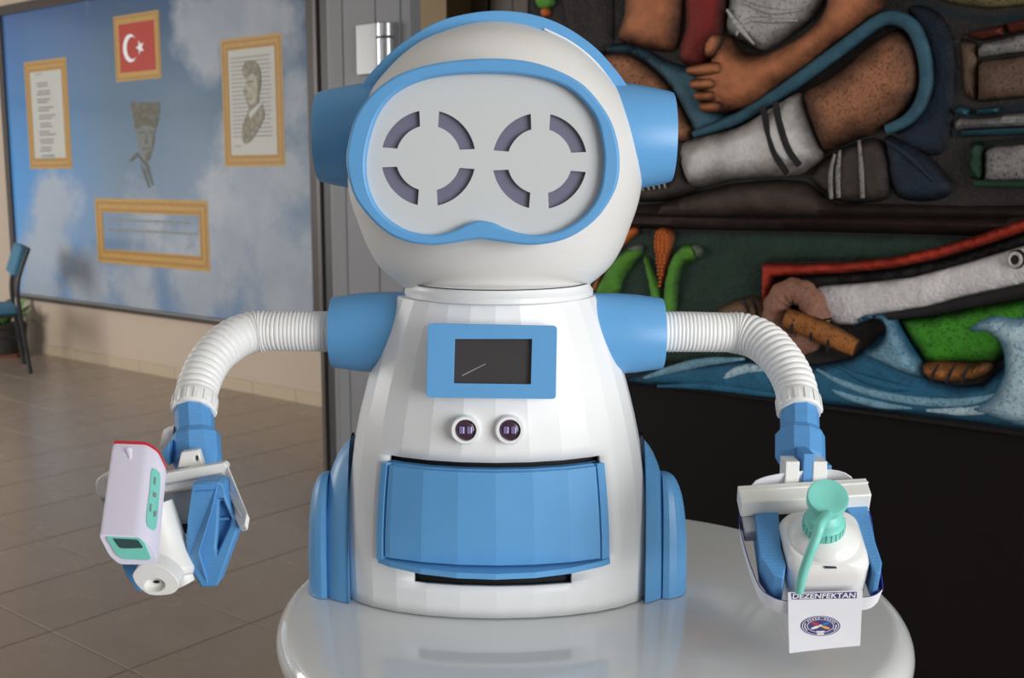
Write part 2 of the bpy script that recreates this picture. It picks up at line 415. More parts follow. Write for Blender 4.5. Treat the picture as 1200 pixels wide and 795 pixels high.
# --- body shell
def zfront(y, Y): return P(580, y, Y)[2]
bprof_px = [(345, 115), (352, 119), (370, 126), (400, 138), (440, 150), (480, 160), (520, 168), (560, 173.5), (600, 177), (640, 178), (692, 177)]
bz = np.array([P(581, y, RY)[2] for y, h in bprof_px]); bw_ = np.array([h / ppm(y, RY) for y, h in bprof_px])
bz[-1] = TZ + 0.002
o_ = np.argsort(bz); bz = bz[o_]; bw_ = bw_[o_]
zs_dense = np.linspace(bz[0], bz[-1], 200)
cs = np.array([np.interp(z, bz, bw_) for z in zs_dense])
kern = np.ones(9) / 9; cs2 = np.convolve(np.pad(cs, 4, mode='edge'), kern, 'valid')
def bodyw(z): return float(np.interp(z, zs_dense, cs2))
def bodyk(z):
    t = (z - bz[0]) / (bz[-1] - bz[0]); return 0.50 + 0.42 * t ** 1.1
NF = 28; DL = 2 * math.pi / NF
def bodyp(th, z, off=0.0, sc=1.0):
    i = math.floor(th / DL); fr = th / DL - i; w0 = bodyw(z) * sc + off; k = bodyk(z)
    def q(t): return np.array([w0 * math.sin(t), -(k * w0 + (off * (1 - k))) * math.cos(t)])
    p_ = q(i * DL) * (1 - fr) + q((i + 1) * DL) * fr
    return np.array([RX + p_[0], RY + p_[1], z])
YF = 1.385
zo1 = zfront(534, YF + 0.005); zo0 = zfront(664, YF); zt1 = zfront(671, YF); zt0 = zfront(686, YF)
D2R = math.radians; TH0, TH1 = D2R(-45.5), D2R(43.5); SL0, SL1 = D2R(-31), D2R(28)
def grid_th(extra): 
    t = sorted(set([round(-math.pi + i * DL, 6) for i in range(NF)] + [round(e, 6) for e in extra])); return t
ths = grid_th([TH0, TH1, SL0, SL1])
zrows = sorted(list(np.linspace(bz[0], bz[-1], 26)) + [zo0, zo1, zt0, zt1])
V = []; Fc = []; n = len(ths)
for z in zrows:
    for t in ths: V.append(bodyp(t, z))
for i in range(len(zrows) - 1):
    zm = (zrows[i] + zrows[i + 1]) / 2
    for k in range(n):
        k2 = (k + 1) % n; tmid = (ths[k] + ths[k2]) / 2 if k2 else math.pi - 1e-3
        if TH0 < tmid < TH1 and zo0 < zm < zo1: continue
        if SL0 < tmid < SL1 and zt0 < zm < zt1: continue
        Fc.append((i * n + k, i * n + k2, (i + 1) * n + k2, (i + 1) * n + k))
body_bvh = BVHTree.FromPolygons([tuple(v) for v in V], Fc)
Fc.append(tuple((len(zrows) - 1) * n + k for k in range(n)))
body = link_mesh('body_shell', V, Fc, 'white', rob, smooth=5, solid=0.006)
V = [bodyp(t, z, 0, 0.9) for z in np.linspace(bz[0] + .004, zo1 + 0.05, 8) for t in ths]; Fc = [(i * n + k, i * n + (k + 1) % n, (i + 1) * n + (k + 1) % n, (i + 1) * n + k) for i in range(7) for k in range(n)]
Fc.append(tuple(7 * n + k for k in range(n))); Fc.append(tuple(range(n)))
link_mesh('drawer_cavity', V, Fc, 'dark', rob)
# --- drawer
def arc_patch(name, t0, t1, z0, z1, off, thick, mat, parent, offtop=None, nz=4, smooth=5, bow=0):
    tt = [t0] + [i * DL for i in range(-NF, NF) if t0 + 1e-4 < i * DL < t1 - 1e-4] + [t1]; zz = np.linspace(z0, z1, nz + 1)
    V = []; m = len(tt)
    for lay in (0, 1):
        for j, z in enumerate(zz):
            of = off if offtop is None else off + (offtop - off) * j / nz
            for t in tt:
                q_ = bodyp(t, z, of - lay * thick)
                if bow and not lay: q_ = q_ + np.array([0, -bow * (1 - ((2 * t - t0 - t1) / (t1 - t0)) ** 2), 0])
                V.append(q_)
    Fc = []; N = m * (nz + 1)
    for j in range(nz):
        for i in range(m - 1):
            a = j * m + i; Fc.append((a, a + 1, a + m + 1, a + m)); Fc.append((N + a, N + a + m, N + a + m + 1, N + a + 1))
    for i in range(m - 1):
        Fc.append((i, N + i, N + i + 1, i + 1)); a = nz * m + i; Fc.append((a, a + 1, N + a + 1, N + a))
    for j in range(nz):
        a = j * m; Fc.append((a, a + m, N + a + m, N + a)); a = j * m + m - 1; Fc.append((a, N + a, N + a + m, a + m))
    return link_mesh(name, V, Fc, mat, parent, smooth=smooth)
zd1 = zfront(541.5, YF + 0.004); zd0 = zfront(657, YF - 0.004)
dw = arc_patch('drawer', D2R(-45), D2R(42.6), zd0 - 0.004, zd1, 0.003, 0.012, 'blue', rob)
arc_patch('drawer_front', D2R(-41.0), D2R(37.6), zd0 + 0.001, zd1 - 0.002, 0.011, 0.010, 'blue', dw)
arc_patch('drawer_lip', D2R(-45), D2R(42.6), zd0 - 0.010, zd0 - 0.002, 0.010, 0.014, 'blue', dw, nz=1, bow=0.024)
arc_patch('side_strip', D2R(-45.0), D2R(-42.3), zd0 - 0.004, zd1, 0.012, 0.012, 'blue', dw)
arc_patch('side_strip', D2R(38.8), D2R(42.6), zd0 - 0.004, zd1, 0.009, 0.012, 'blue', dw)
# --- decals and plates on the body front
def hit(bvh, x, y):
    d = Vector(ray(x, y)).normalized(); l, nn, i, ds = bvh.ray_cast(Vector(CAM), d)
    if l is None: return None, None
    nn = np.array(nn); nn = nn if nn @ np.array(d) < 0 else -nn
    return np.array(l), nn
sc_c, _ = hit(body_bvh, 577, 423); t1_, _ = hit(body_bvh, 577, 392); t2_, _ = hit(body_bvh, 577, 455)
upv = unit(t1_ - t2_); scn = unit(np.cross(upv, np.array([1., 0, 0]))); scn = scn if scn[1] < 0 else -scn
def PL(off): return lambda x, y: onplane(x, y, sc_c + scn * off, scn)
def px_on(off): 
    return PL(off)
bez = [(501.5, 379), (653, 382), (651.5, 468), (499.5, 466)]
def round_poly(pts, r, n=4):
    pts = [np.asarray(p, float) for p in pts]; out = []
    for i in range(len(pts)):
        p0, p1, p2 = pts[i - 1], pts[i], pts[(i + 1) % len(pts)]
        a = p1 + unit(p0 - p1) * r; b = p1 + unit(p2 - p1) * r
        for k in range(n + 1): t = k / n; out.append((1 - t) ** 2 * a + 2 * t * (1 - t) * p1 + t * t * b)
    return [tuple(p) for p in out]
hole = [(533, 397.5), (623.5, 397.5), (622, 450.5), (531.5, 449.5)]
def slab_px(name, loops, off0, off1, mat, parent, **kw):
    """outline measured on plane off0 in front of the body, carried back along the plane normal"""
    return slab(name, loops, lambda x, y: PL(off0)(x, y), lambda x, y: PL(off0)(x, y) - scn * (off0 - off1), mat, parent, **kw)
bezel = slab_px('screen_bezel', [round_poly(bez, 5), hole], 0.013, -0.012, 'blue', rob, bevel=0.0012)
scr = slab_px('screen', [[(530, 396), (625, 396), (624, 452), (529, 451)]], 0.007, -0.006, 'screen', bezel)
slab_px('scratch', [[(541, 440), (569, 426.2), (569.3, 427), (542, 441)]], 0.0073, 0.0065, 'scratch', scr)
for cx in (546, 597.5):
    c, nn = hit(body_bvh, cx, 503); r1 = 17 / ppm(503, 1.40)
    ax = unit(scn * 0.6 + np.array([0, -0.4, 0]))
    s_ = lathe('distance_sensor', [(-0.01, r1 * .98), (0.009, r1 * .98), (0.012, r1 * .9), (0.012, r1 * .72), (0.004, r1 * .68), (0.004, 0.001)], c, ax, 'white', rob, 36)
    lathe('lens', [(0.003, r1 * .69), (0.0075, r1 * .66), (0.009, r1 * .5), (0.0098, 0.001)], c, ax, 'purple', s_, 30)
    x_, y_, z_ = frame_of(ax)
    for dx in (-1, 1):
        q = c + ax * 0.0098 + np.array([1, 0, 0]) * dx * r1 * 0.25
        link_mesh('lens_window', boxv(q, frame_of(ax, (0, 0, 1)), (r1 * .17, r1 * .24, 0.0012)), BOXF, 'sensor_glow', s_, smooth=0, bevel=0.0008)
# --- wheel covers: half ellipsoids, faceted around
def half_dome(name, cx, cy, ax_, ay, az, parent, mat='blue', seg=20, power=2.3, lim=None):
    V = []; Fc = []; rows = 14
    for i in range(rows + 1):
        ph = i / rows * math.pi / 2; cz = math.sin(ph) ** (2 / power) if i else 0; cr = math.cos(ph) ** (2 / power) if i < rows else 0.02
        for k in range(seg):
            a = 2 * math.pi * (k + .5) / seg; xx = cx + ax_ * cr * math.cos(a)
            if lim is not None: xx = min(xx, lim) if lim < RX else max(xx, lim)
            V.append((xx, cy + ay * cr * math.sin(a), TZ + 0.001 + az * cz))
    for i in range(rows):
        for k in range(seg): k2 = (k + 1) % seg; Fc.append((i * seg + k, i * seg + k2, (i + 1) * seg + k2, (i + 1) * seg + k))
    Fc.append(tuple(range(seg))); Fc.append(tuple(rows * seg + k for k in range(seg)))
    return link_mesh(name, V, Fc, mat, parent, smooth=13)
for sgn, x_out, x_out2 in ((-1, 372, 358), (1, 788, 808)):
    Xo = P(x_out, 650, 1.475)[0]; Xo2 = P(x_out2, 650, 1.475)[0]
    xin = RX + sgn * 0.178; li = RX + sgn * 0.201; zt = P(600, 514, 1.475)[2] - TZ; zt2 = P(600, 560, 1.475)[2] - TZ
    c = half_dome('wheel_cover', xin, 1.502, abs(Xo - xin), 0.066, zt, rob, power=2.5, seg=28, lim=li)
    half_dome('cover_flange', Xo - sgn * 0.012, 1.50, abs(Xo2 - Xo) + 0.012, 0.045, zt2, c, power=2.8, lim=Xo - sgn * 0.015)
# --- neck ring and head
zn = P(585, 340, RY)[2]; rn = 117 / ppm(340, RY)
lathe('neck_ring', [(-0.006, rn * .98), (-0.004, rn), (0.002, rn), (0.004, rn * .985), (0.009, rn * .965), (0.012, rn * .97), (0.014, rn * .93)], (RX + 0.003, RY, zn), (0, 0, 1), 'white', rob, 64, 40, sy=0.94)
lathe('neck_gap', [(0.0115, rn * .968), (0.0132, rn * .970), (0.0132, rn * .8)], (RX + 0.003, RY, zn), (0, 0, 1), 'boardframe', rob, 64, 40, sy=0.94)
HX = P(580, 200, RY)[0]; HK = 0.78
hprof = [(335, 108), (330, 114), (322, 124), (310, 136), (290, 148), (265, 158), (235, 168), (205, 172.5), (175, 172), (145, 165), (115, 150), (90, 132), (65, 108), (48, 84), (37, 58), (30, 36), (26.8, 18), (26, 2)]
hp = catmull([(P(580, y, RY)[2], h / ppm(y, RY)) for y, h in hprof], False, 4)
V = []; Fc = []; SG = 72
for z, r in hp:
    for k in range(SG):
        a = 2 * math.pi * k / SG; V.append((HX + r * math.sin(a), RY - HK * r * math.cos(a), z))
for i in range(len(hp) - 1):
    for k in range(SG): k2 = (k + 1) % SG; Fc.append((i * SG + k, i * SG + k2, (i + 1) * SG + k2, (i + 1) * SG + k))
Fc.append(tuple(range(SG))); Fc.append(tuple((len(hp) - 1) * SG + k for k in range(SG)))
head_bvh = BVHTree.FromPolygons([tuple(v) for v in V], Fc)
head = link_mesh('head', V, Fc, 'headwhite', rob, smooth=50)
# band over the head from ear to ear
bpx = [(412, 130), (424, 104), (442, 80), (470, 54), (510, 29), (548, 18), (585, 14.5), (622, 18.5), (658, 31), (694, 55), (720, 83), (736, 106), (746, 132)]
bo = catmull([P(x, y, RY)[[0, 2]] for x, y in bpx], False, 6)
cen = np.array([P(581, 150, RY)[0], P(581, 150, RY)[2]])
rings = []
for q in bo:
    inn = cen + (q - cen) * (1 - 0.026 / np.linalg.norm(q - cen))
    rings.append([(q[0], RY - 0.016, q[1]), (q[0], RY + 0.05, q[1]), (inn[0], RY + 0.05, inn[1]), (inn[0], RY - 0.016, inn[1])])
band = loft('head_band', rings, 'blue', rob, smooth=40, bevel=0.0015)
inset = [q for q in catmull([P(x, y, RY)[[0, 2]] for x, y in ((495, 46.5), (515, 37), (540, 29.5))], False, 5)]
def thin_arc(px, name):
    q2 = catmull([P(x, y, RY - 0.0185) for x, y in px], False, 5); V, Fc = sweep_data(q2, np.full(len(q2), 0.0014), 6); link_mesh(name, V, Fc, 'white', band)
thin_arc(((494, 50), (516, 40.5), (547, 30.5)), 'band_edging')
thin_arc(((638, 34), (669, 49.5), (696, 71), (717, 97)), 'band_edging')
# ears
for sgn, xo, xi, yc, ro, ri in ((-1, 374, 452, 161, 53.5, 63), (1, 787, 712, 161, 53.5, 63)):
    po = P(xo, yc, RY + 0.01); pi_ = P(xi, yc, RY + 0.01); s = ppm(yc, RY); L = np.linalg.norm(pi_ - po)
    lathe('ear', [(-0.03, ri / s), (L * .35, ri / s * .985), (L * .75, ri / s * .9), (L - 0.006, ro / s), (L, ro / s * .965), (L + .001, ro / s * .6), (L + .001, 0.001)], pi_, unit(po - pi_), 'blue', rob, 56, 40)
# goggle face: rim and plate with the eye slots
sF = 2.3386
outer = K([(107, 450), (112, 390), (130, 325), (160, 275), (205, 232), (270, 195), (370, 170), (480, 160), (590, 165), (680, 190), (760, 235), (820, 308), (848, 375), (857, 450), (845, 520), (800, 592), (740, 640), (680, 664), (610, 672), (550, 666), (510, 660), (475, 656), (430, 661), (390, 668), (340, 672), (280, 665), (220, 640), (165, 590), (125, 530)], 360, 0, sF)
inner = K([(160, 470), (165, 400), (190, 320), (230, 265), (290, 228), (370, 207), (480, 200), (590, 205), (680, 225), (740, 260), (790, 322), (810, 400), (812, 460), (800, 530), (760, 590), (700, 630), (640, 645), (590, 642), (545, 628), (510, 612), (470, 606), (435, 616), (400, 633), (350, 645), (290, 638), (240, 615), (200, 580), (172, 530)], 360, 0, sF)
outer = [tuple(q) for q in catmull(outer, True, 4)]; inner = [tuple(q) for q in catmull(inner, True, 4)]
YM = 1.318
def MP(Y0, Y1): return lambda x, y: P(x, y, Y0) + np.array([0, Y1 - Y0, 0])
rim = slab('goggle_rim', [outer, inner], MP(YM, YM), MP(YM, 1.46), 'blue', head, smooth=30, bevel=0.003)
plate_out = [tuple(q) for q in (np.array(inner) - np.array([567, 178])) * 1.03 + np.array([567, 178])]
slots = []
for cx, cy in ((502.0, 185.5), (632.5, 189.0)):
    for q in range(4):
        a0 = 90 * q + 12 + 1.0; a1 = 90 * q + 78 + 1.0; lp = []
        for k in range(11): a = math.radians(a0 + (a1 - a0) * k / 10); lp.append((cx + 55.5 * math.cos(a), cy + 56.5 * math.sin(a)))
        a0 += 4.0; a1 -= 4.0
        for k in range(11): a = math.radians(a1 - (a1 - a0) * k / 10); lp.append((cx + 38 * math.cos(a), cy + 38.5 * math.sin(a)))
        slots.append(lp)
plate = slab('face_plate', [plate_out] + slots, MP(YM + 0.012, YM + 0.012), MP(YM + 0.012, YM + 0.0155), 'plate', head, smooth=20)
slab('visor_backing', [[tuple(q) for q in (np.array(inner) - np.array([567, 178])) * 0.97 + np.array([567, 178])]], MP(YM + 0.018, YM + 0.018), MP(YM + 0.018, YM + 0.022), 'lens_grey', head)
# --- shoulders
for sgn, xo, xi, yc in ((-1, 390, 470, 389.5), (1, 776, 694, 391)):
    s = ppm(yc, RY); po = P(xo, yc, RY); pi_ = P(xi, yc, RY); L = np.linalg.norm(po - pi_)
    lathe('shoulder', [(-0.02, 47 / s), (L * .3, 47.5 / s), (L * .6, 46 / s), (L - .008, 42.5 / s), (L, 41 / s), (L + .0005, 30 / s), (L + .0005, .001)], pi_, unit(po - pi_), 'blue', rob, 48, 40)
# --- corrugated arms
def hose(path_px, parent):
    pts = catmull([P(*q) for q in path_px], False, 20); q, t = resample(pts, 0.00085)
    L = t[-1]; rad = []
    ph = 0.0; last = 0.0
    for s in t:
        fr = s / L
        pitch = 0.0052 if fr < 0.36 else 0.0052 + 0.0046 * min(1, (fr - 0.36) / 0.12)
        ph += (s - last) / pitch; last = s
        tri = ph % 1.0; rid = math.sin(math.pi * tri) ** 0.7
        amp = 0.0016 if fr < 0.36 else 0.0026
        base = 0.0265 - 0.0026 * fr
        if 0.38 < fr < 0.60: base += 0.0008
        rad.append(base + amp * rid)
    V, Fc = sweep_data(q, rad, 36)
    return link_mesh('arm_hose', V, Fc, 'hose', parent, smooth=60), q
hoseR, qR = hose([(768, 389, RY), (800, 389, RY), (835, 389.5, RY), (868, 391, RY), (893, 400, 1.47), (915, 421, 1.435), (931, 450, 1.40), (937, 482, 1.365)], rob)
hoseL, qL = hose([(398, 389, RY), (365, 388.5, RY), (330, 388, RY), (300, 389, RY), (275, 397, 1.47), (250, 418, 1.435), (234, 448, 1.40), (227, 481, 1.365)], rob)
def wrist(q, parent_hose, px_end, Yend, tilt):
    e = q[-1]; d = unit(q[-1] - q[-14])
    col = lathe('hose_collar', [(-0.022, .0265), (-0.02, .0275), (0.0, .0272), (0.004, .0258), (0.004, .02)], e, d, 'hose', parent_hose, 40)
    x_, y_, z_ = frame_of(d)
    for k in range(14):
        a = 2 * math.pi * k / 14; c = e - d * 0.008 + (x_ * math.cos(a) + y_ * math.sin(a)) * 0.0275
        link_mesh('collar_rib', boxv(c, (x_ * math.cos(a) + y_ * math.sin(a), -x_ * math.sin(a) + y_ * math.cos(a), d), (0.0012, 0.0028, 0.008)), BOXF, 'hose', col, smooth=0)
    end = P(*px_end, Yend); d2 = unit(end - e); L = np.linalg.norm(end - e)
    w_ = lathe('wrist_connector', [(-0.004, .0238), (L * .32, .0238), (L * .42, .030), (L * .8, .030), (L * .94, .024), (L, .016)], e, d2, 'blue_rough', rob, 10, 25)
    return w_, e, d2, end

# ---------------------------------------------------------------- right hand (holds the bottle)
SC = 1.0
TILT = math.radians(31)
uR = np.array([1., 0, 0]); nR = unit([-0.09, -math.sin(TILT), math.cos(TILT)]); vR = np.array([0., -math.cos(TILT), -math.sin(TILT)]); uR = unit(np.cross(nR, vR)) if np.cross(nR, vR)[0] > 0 else -unit(np.cross(nR, vR)); vR = unit(np.cross(nR, uR)); vR = vR if vR[1] < 0 else -vR
OR = P(965, 634, 1.20)                                    # bottle axis at the shoulder
def HR(u, v, n): return OR + uR * u + vR * v + nR * n
wR, eR, dR, endR = wrist(qR, hoseR, (938, 552), 1.315, 0)
link_mesh('wrist_tab', boxv(P(943, 549, 1.288), XYZ, (0.0065, 0.018, 0.022)), BOXF, 'blue_rough', wR, smooth=0, bevel=0.001)
for cx in (925, 957):
    link_mesh('wrist_bracket', boxv(P(cx, 555, 1.283), XYZ, (0.0082, 0.014, 0.018)), BOXF, 'handle_white', wR, smooth=0, bevel=0.001)
link_mesh('wrist_tab', boxv(P(967, 549, 1.30), XYZ, (0.005, 0.01, 0.006)), BOXF, 'blue_rough', wR, smooth=0, bevel=0.001)
def hbox(name, u0, u1, v0, v1, n0, n1, mat, parent, bevel=0.0015):
    return link_mesh(name, boxv(HR((u0 + u1) / 2, (v0 + v1) / 2, (n0 + n1) / 2), (uR, vR, nR), ((u1 - u0) / 2, (v1 - v0) / 2, (n1 - n0) / 2)), BOXF, mat, parent, smooth=35, bevel=bevel)
grR = hbox('gripper_rail', -0.084, 0.065, -0.079, -0.052, -0.012, 0.013, 'handle_white', rob)
hbox('rail_groove', -0.0845, 0.0655, -0.072, -0.070, 0.0125, 0.0145, 'handle_white', grR, 0.0003)
hbox('rail_plate', -0.082, -0.05, -0.055, -0.03, -0.03, -0.012, 'grey_white', grR)
def finger_prism(name, uv, n0, n1, parent):
    return slab(name, [uv], lambda u, v: HR(u, v, n1), lambda u, v: HR(u, v, n0), 'blue_rough', parent, bevel=0.0015)
finger_prism('gripper_finger', [(-0.068, -0.052), (-0.040, -0.052), (-0.047, 0.0), (-0.046, 0.025), (-0.052, 0.044), (-0.063, 0.040), (-0.072, 0.015)], -0.05, -0.006, grR)
finger_prism('gripper_finger', [(0.036, -0.056), (0.063, -0.056), (0.058, 0.0), (0.058, 0.03), (0.053, 0.044), (0.0465, 0.044), (0.0455, 0.02), (0.0455, 0.0), (0.042, -0.03)], -0.05, -0.006, grR)
# paper sleeve wrapped round the gripper: white outside, blue inside
lp = catmull([(-0.084, -0.06), (-0.062, -0.084), (-0.02, -0.092), (0.036, -0.09), (0.064, -0.06), (0.063, -0.01), (0.061, 0.036), (0.056, 0.046), (0.046, 0.052), (0.03, 0.0535), (-0.005, 0.0535), (-0.036, 0.0535), (-0.052, 0.052), (-0.066, 0.044), (-0.077, 0.028), (-0.085, -0.02)], True, 6)
lp_c = lp.mean(axis=0)
rings = []
for off, n_ in ((0.0, -0.036), (0.0, -0.062), (-0.0012, -0.062), (-0.0012, -0.036)):
    rings.append([HR(*(q + unit(q - lp_c) * (off - (0.003 if n_ < -0.05 else 0))), n_ + 0.03 * max(0, (0.04 - q[1]) / 0.13) + (0.022 * min(1, max(0, (-0.066 - q[1]) / 0.018)) if n_ > -0.05 else 0)) for q in lp])
nl = len(lp); Vp = [p for r in rings for p in r]; Fp = []; fm = []
for i in range(4):
    j = (i + 1) % 4
    for k in range(nl): k2 = (k + 1) % nl; Fp.append((i * nl + k, i * nl + k2, j * nl + k2, j * nl + k)); fm.append(1 if i in (2, 3) and lp[k][1] > -0.055 else 0)
link_mesh('paper_sleeve', Vp, Fp, ['paper', 'paper_blue'], grR, smooth=60, fmat=fm)

# ---------------------------------------------------------------- sanitizer bottle (held thing)
bot = empty('sanitizer_bottle', HR(0, 0, -0.13)); tag(bot, 'white pump bottle with mint green pump held in the right gripper', 'bottle')
def sq_ring(hu, hv, r, n_, cu=0.0, cv=0.0, m=6): return [HR(cu + a, cv + b, n_) for a, b in rrect(-hu, -hv, hu, hv, r, m)]
rg = []
for n_, hu, hv, r in ((-0.135, .036, .034, .014), (-0.133, .039, .037, .016), (-0.127, .041, .040, .018), (-0.06, .0435, .043, .018), (-0.02, .0445, .044, .018), (-0.006, .0445, .044, .019), (0.002, .043, .042, .022), (0.007, .040, .039, .028)):
    rg.append(sq_ring(hu, hv, r, n_))
bb = loft('bottle_body', rg, 'bottle', bot, smooth=50)
V, Fc = lathe_data([(0.004, .0385), (0.008, .038), (0.012, .0355), (0.018, .027), (0.022, .018), (0.03, .017), (0.03, .001)], HR(0, 0, 0), nR, 48); link_mesh('bottle_shoulder', V, Fc, 'bottle', bot)
cap = lathe('pump_collar', [(0.02, .0215), (0.022, .0225), (0.034, .022), (0.036, .0205), (0.043, .0195), (0.047, .014), (0.05, .0125), (0.05, .001)], HR(-0.002, 0, 0), nR, 'teal', bot, 40, 30)
x_, y_, z_ = frame_of(nR)
for k in range(26):
    a = 2 * math.pi * k / 26; rd = x_ * math.cos(a) + y_ * math.sin(a); td = -x_ * math.sin(a) + y_ * math.cos(a)
    link_mesh('collar_ridge', boxv(HR(-0.002, 0, 0.028) + rd * 0.0223, (rd, td, nR), (0.0009, 0.0013, 0.0055)), BOXF, 'teal', cap, smooth=0)
lathe('pump_stem', [(0.046, .009), (0.066, .009)], HR(-0.002, 0, 0), nR, 'teal', bot, 24)
hd = lathe('pump_head', [(-0.009, .010), (-0.007, .0195), (-0.005, .0215), (0.005, .0222), (0.0075, .021), (0.0075, .019), (0.0055, .012), (0.005, .001)], HR(-0.002, 0, 0.068), unit(nR + vR * 0.28), 'teal', bot, 48, 40)
spt = catmull([HR(-0.003, 0.014, 0.060), P(963, 612, 1.10), P(956, 632, 1.09), P(948, 652, 1.09), P(940.5, 674, 1.095), P(936.5, 694, 1.105)], False, 8)
V, Fc = sweep_data(spt, np.linspace(0.0056, 0.0046, len(spt)), 16); link_mesh('pump_spout', V, Fc, 'teal', hd, smooth=60)
link_mesh('dark_smudge', [HR(-.009, .0405, .0065), HR(.004, .042, .0063), HR(.005, .0435, .0045), HR(-.008, .0425, .0045)], [(0, 1, 2, 3)], 'ink', bot, smooth=0)
# paper label taped to the bottle front
lab_c = HR(0, 0.0570, -0.05); lab_n = unit(vR * 1.0 + nR * 0.10)
def LP(off): return lambda x, y: onplane(x, y, lab_c + lab_n * off, lab_n)
lab = slab('paper_label', [[(923.5, 694.5), (966, 693.5), (1011, 692), (1009.5, 725), (1008, 757), (966, 761), (925, 766), (924, 730)]], LP(0.0006), LP(0.0), 'paper', bot, smooth=0)
# printed word DEZENFEKTAN: white letters on a navy band
slab('text_band', [[(927, 695.5), (1004, 694.0), (1004, 701.5), (928, 703.0)]], LP(0.0009), LP(0.0006), 'ink_navy', lab, smooth=0)
def word_mesh(txt, bold):
    cu = bpy.data.curves.new('word', 'FONT'); cu.body = txt; cu.offset = bold; cu.resolution_u = 3; cu.shear = 0.12
    to = bpy.data.objects.new('word', cu); COL.objects.link(to); bpy.context.view_layer.update()
    me = bpy.data.meshes.new_from_object(to); bpy.data.objects.remove(to, do_unlink=True)
    V = np.array([tuple(v.co)[:2] for v in me.vertices]); Fc = [tuple(p.vertices) for p in me.polygons]; lo, hi = V.min(0), V.max(0)
    bpy.data.meshes.remove(me); return (V - lo) / (hi - lo), Fc
def print_word(name, txt, x0, x1, y0, y1, slope, mat, parent, off, bold=0.02):
    V, Fc = word_mesh(txt, bold)
    return link_mesh(name, [LP(off)(x0 + a * (x1 - x0), y1 - b * (y1 - y0) + slope * a * (x1 - x0)) for a, b in V], Fc, mat, parent, smooth=0)
print_word('printed_word', 'DEZENFEKTAN', 928.5, 1003, 696.2, 702.2, -0.017, 'ink_white', lab, 0.0012, 0.025)
ex, ey = 961.5, 734
emb = slab('emblem', [circle(ex, ey, 23.3, 11.6, 40)], LP(0.001), LP(0.0006), 'ink_navy', lab, smooth=0)
slab('emblem_ring', [circle(ex, ey, 21.8, 10.7, 40), circle(ex, ey, 20.9, 10.2, 40)], LP(0.0012), LP(0.001), 'ink_white', emb, smooth=0)
slab('emblem_ring', [circle(ex, ey, 15.8, 7.8, 40), circle(ex, ey, 15.0, 7.3, 40)], LP(0.0012), LP(0.001), 'ink_white', emb, smooth=0)
for q in range(22):                                       # the ring of tiny unreadable letters
    a = math.radians(150 + q * 11.4); cx_, cy_ = ex + 18.4 * math.cos(a), ey + 9.0 * math.sin(a)
    if q % 6 == 5: continue
    slab('emblem_letter', [[(cx_ - .8, cy_ - .7), (cx_ + .8, cy_ - .7), (cx_ + .8, cy_ + .7), (cx_ - .8, cy_ + .7)]], LP(0.0013), LP(0.001), 'ink_white', emb, smooth=0)
for cl, a in (('ink_red', 215), ('ink_blue', 325), ('ink_yellow', 35), ('ink_white', 145)):
    c_, s_ = math.cos(math.radians(a)), math.sin(math.radians(a)); pt = []
    for k in range(12):
        b = 2 * math.pi * k / 12; lx = 7.4 + 6.2 * math.cos(b); ly = 2.6 * math.sin(b)
        pt.append((ex + (lx * c_ - ly * s_), ey - 0.4 + (lx * s_ + ly * c_) * 0.52))
    slab('emblem_petal', [pt], LP(0.0013), LP(0.001), cl, emb, smooth=0)
slab('emblem_petal', [circle(ex, ey - .4, 1.8, 1.2, 12)], LP(0.0015), LP(0.001), 'ink_white', emb, smooth=0)
slab('emblem_letter', [[(ex - 5, ey + 6.0), (ex + 5, ey + 5.6), (ex + 5, ey + 7.2), (ex - 5, ey + 7.6)]], LP(0.0013), LP(0.001), 'ink_white', emb, smooth=0)
slab('emblem_letter', [[(ex - 4, ey + 8.2), (ex + 4, ey + 8.0), (ex + 4, ey + 10.0), (ex - 4, ey + 10.2)]], LP(0.0013), LP(0.001), 'ink_white', emb, smooth=0)

# ---------------------------------------------------------------- left hand (holds the thermometer)
sL = 3.786
def KL(p): return K(p, 100, 500, sL)
wL, eL, dL, endL = wrist(qL, hoseL, (232, 556), 1.325, 0)
def prism_px(name, pts, Y0, Y1, mat, parent, shift=(0, 0, 0), bevel=0.0012, holes=(), smooth=30):
    sh = np.array(shift, float)
    return slab(name, [pts] + list(holes), lambda x, y: P(x, y, Y0), lambda x, y: P(x, y, Y0) + np.array([0, Y1 - Y0, 0]) + sh, mat, parent, bevel=bevel, smooth=smooth)
prism_px('wrist_wedge', KL([(338, 110), (372, 72), (372, 178), (350, 150)]), 1.31, 1.335, 'blue_rough', wL)
prism_px('wrist_side', KL([(328, 92), (345, 15), (390, 0), (390, 100)]), 1.345, 1.36, 'handle_white', wL)
prism_px('wrist_bracket', KL([(408, 185), (425, 115), (500, 105), (524, 175)]), 1.288, 1.30, 'handle_white', wL, holes=[KL(circle(492, 143, 9, 14, 12))])
prism_px('wrist_tab', KL([(478, 120), (508, 120), (508, 168), (478, 168)]), 1.301, 1.31, 'dark', wL, bevel=0)
rl = prism_px('gripper_rail', KL([(120, 252), (300, 219), (615, 162), (630, 178), (612, 245), (355, 292), (300, 301), (120, 322)]), 1.268, 1.282, 'handle_white', rob)
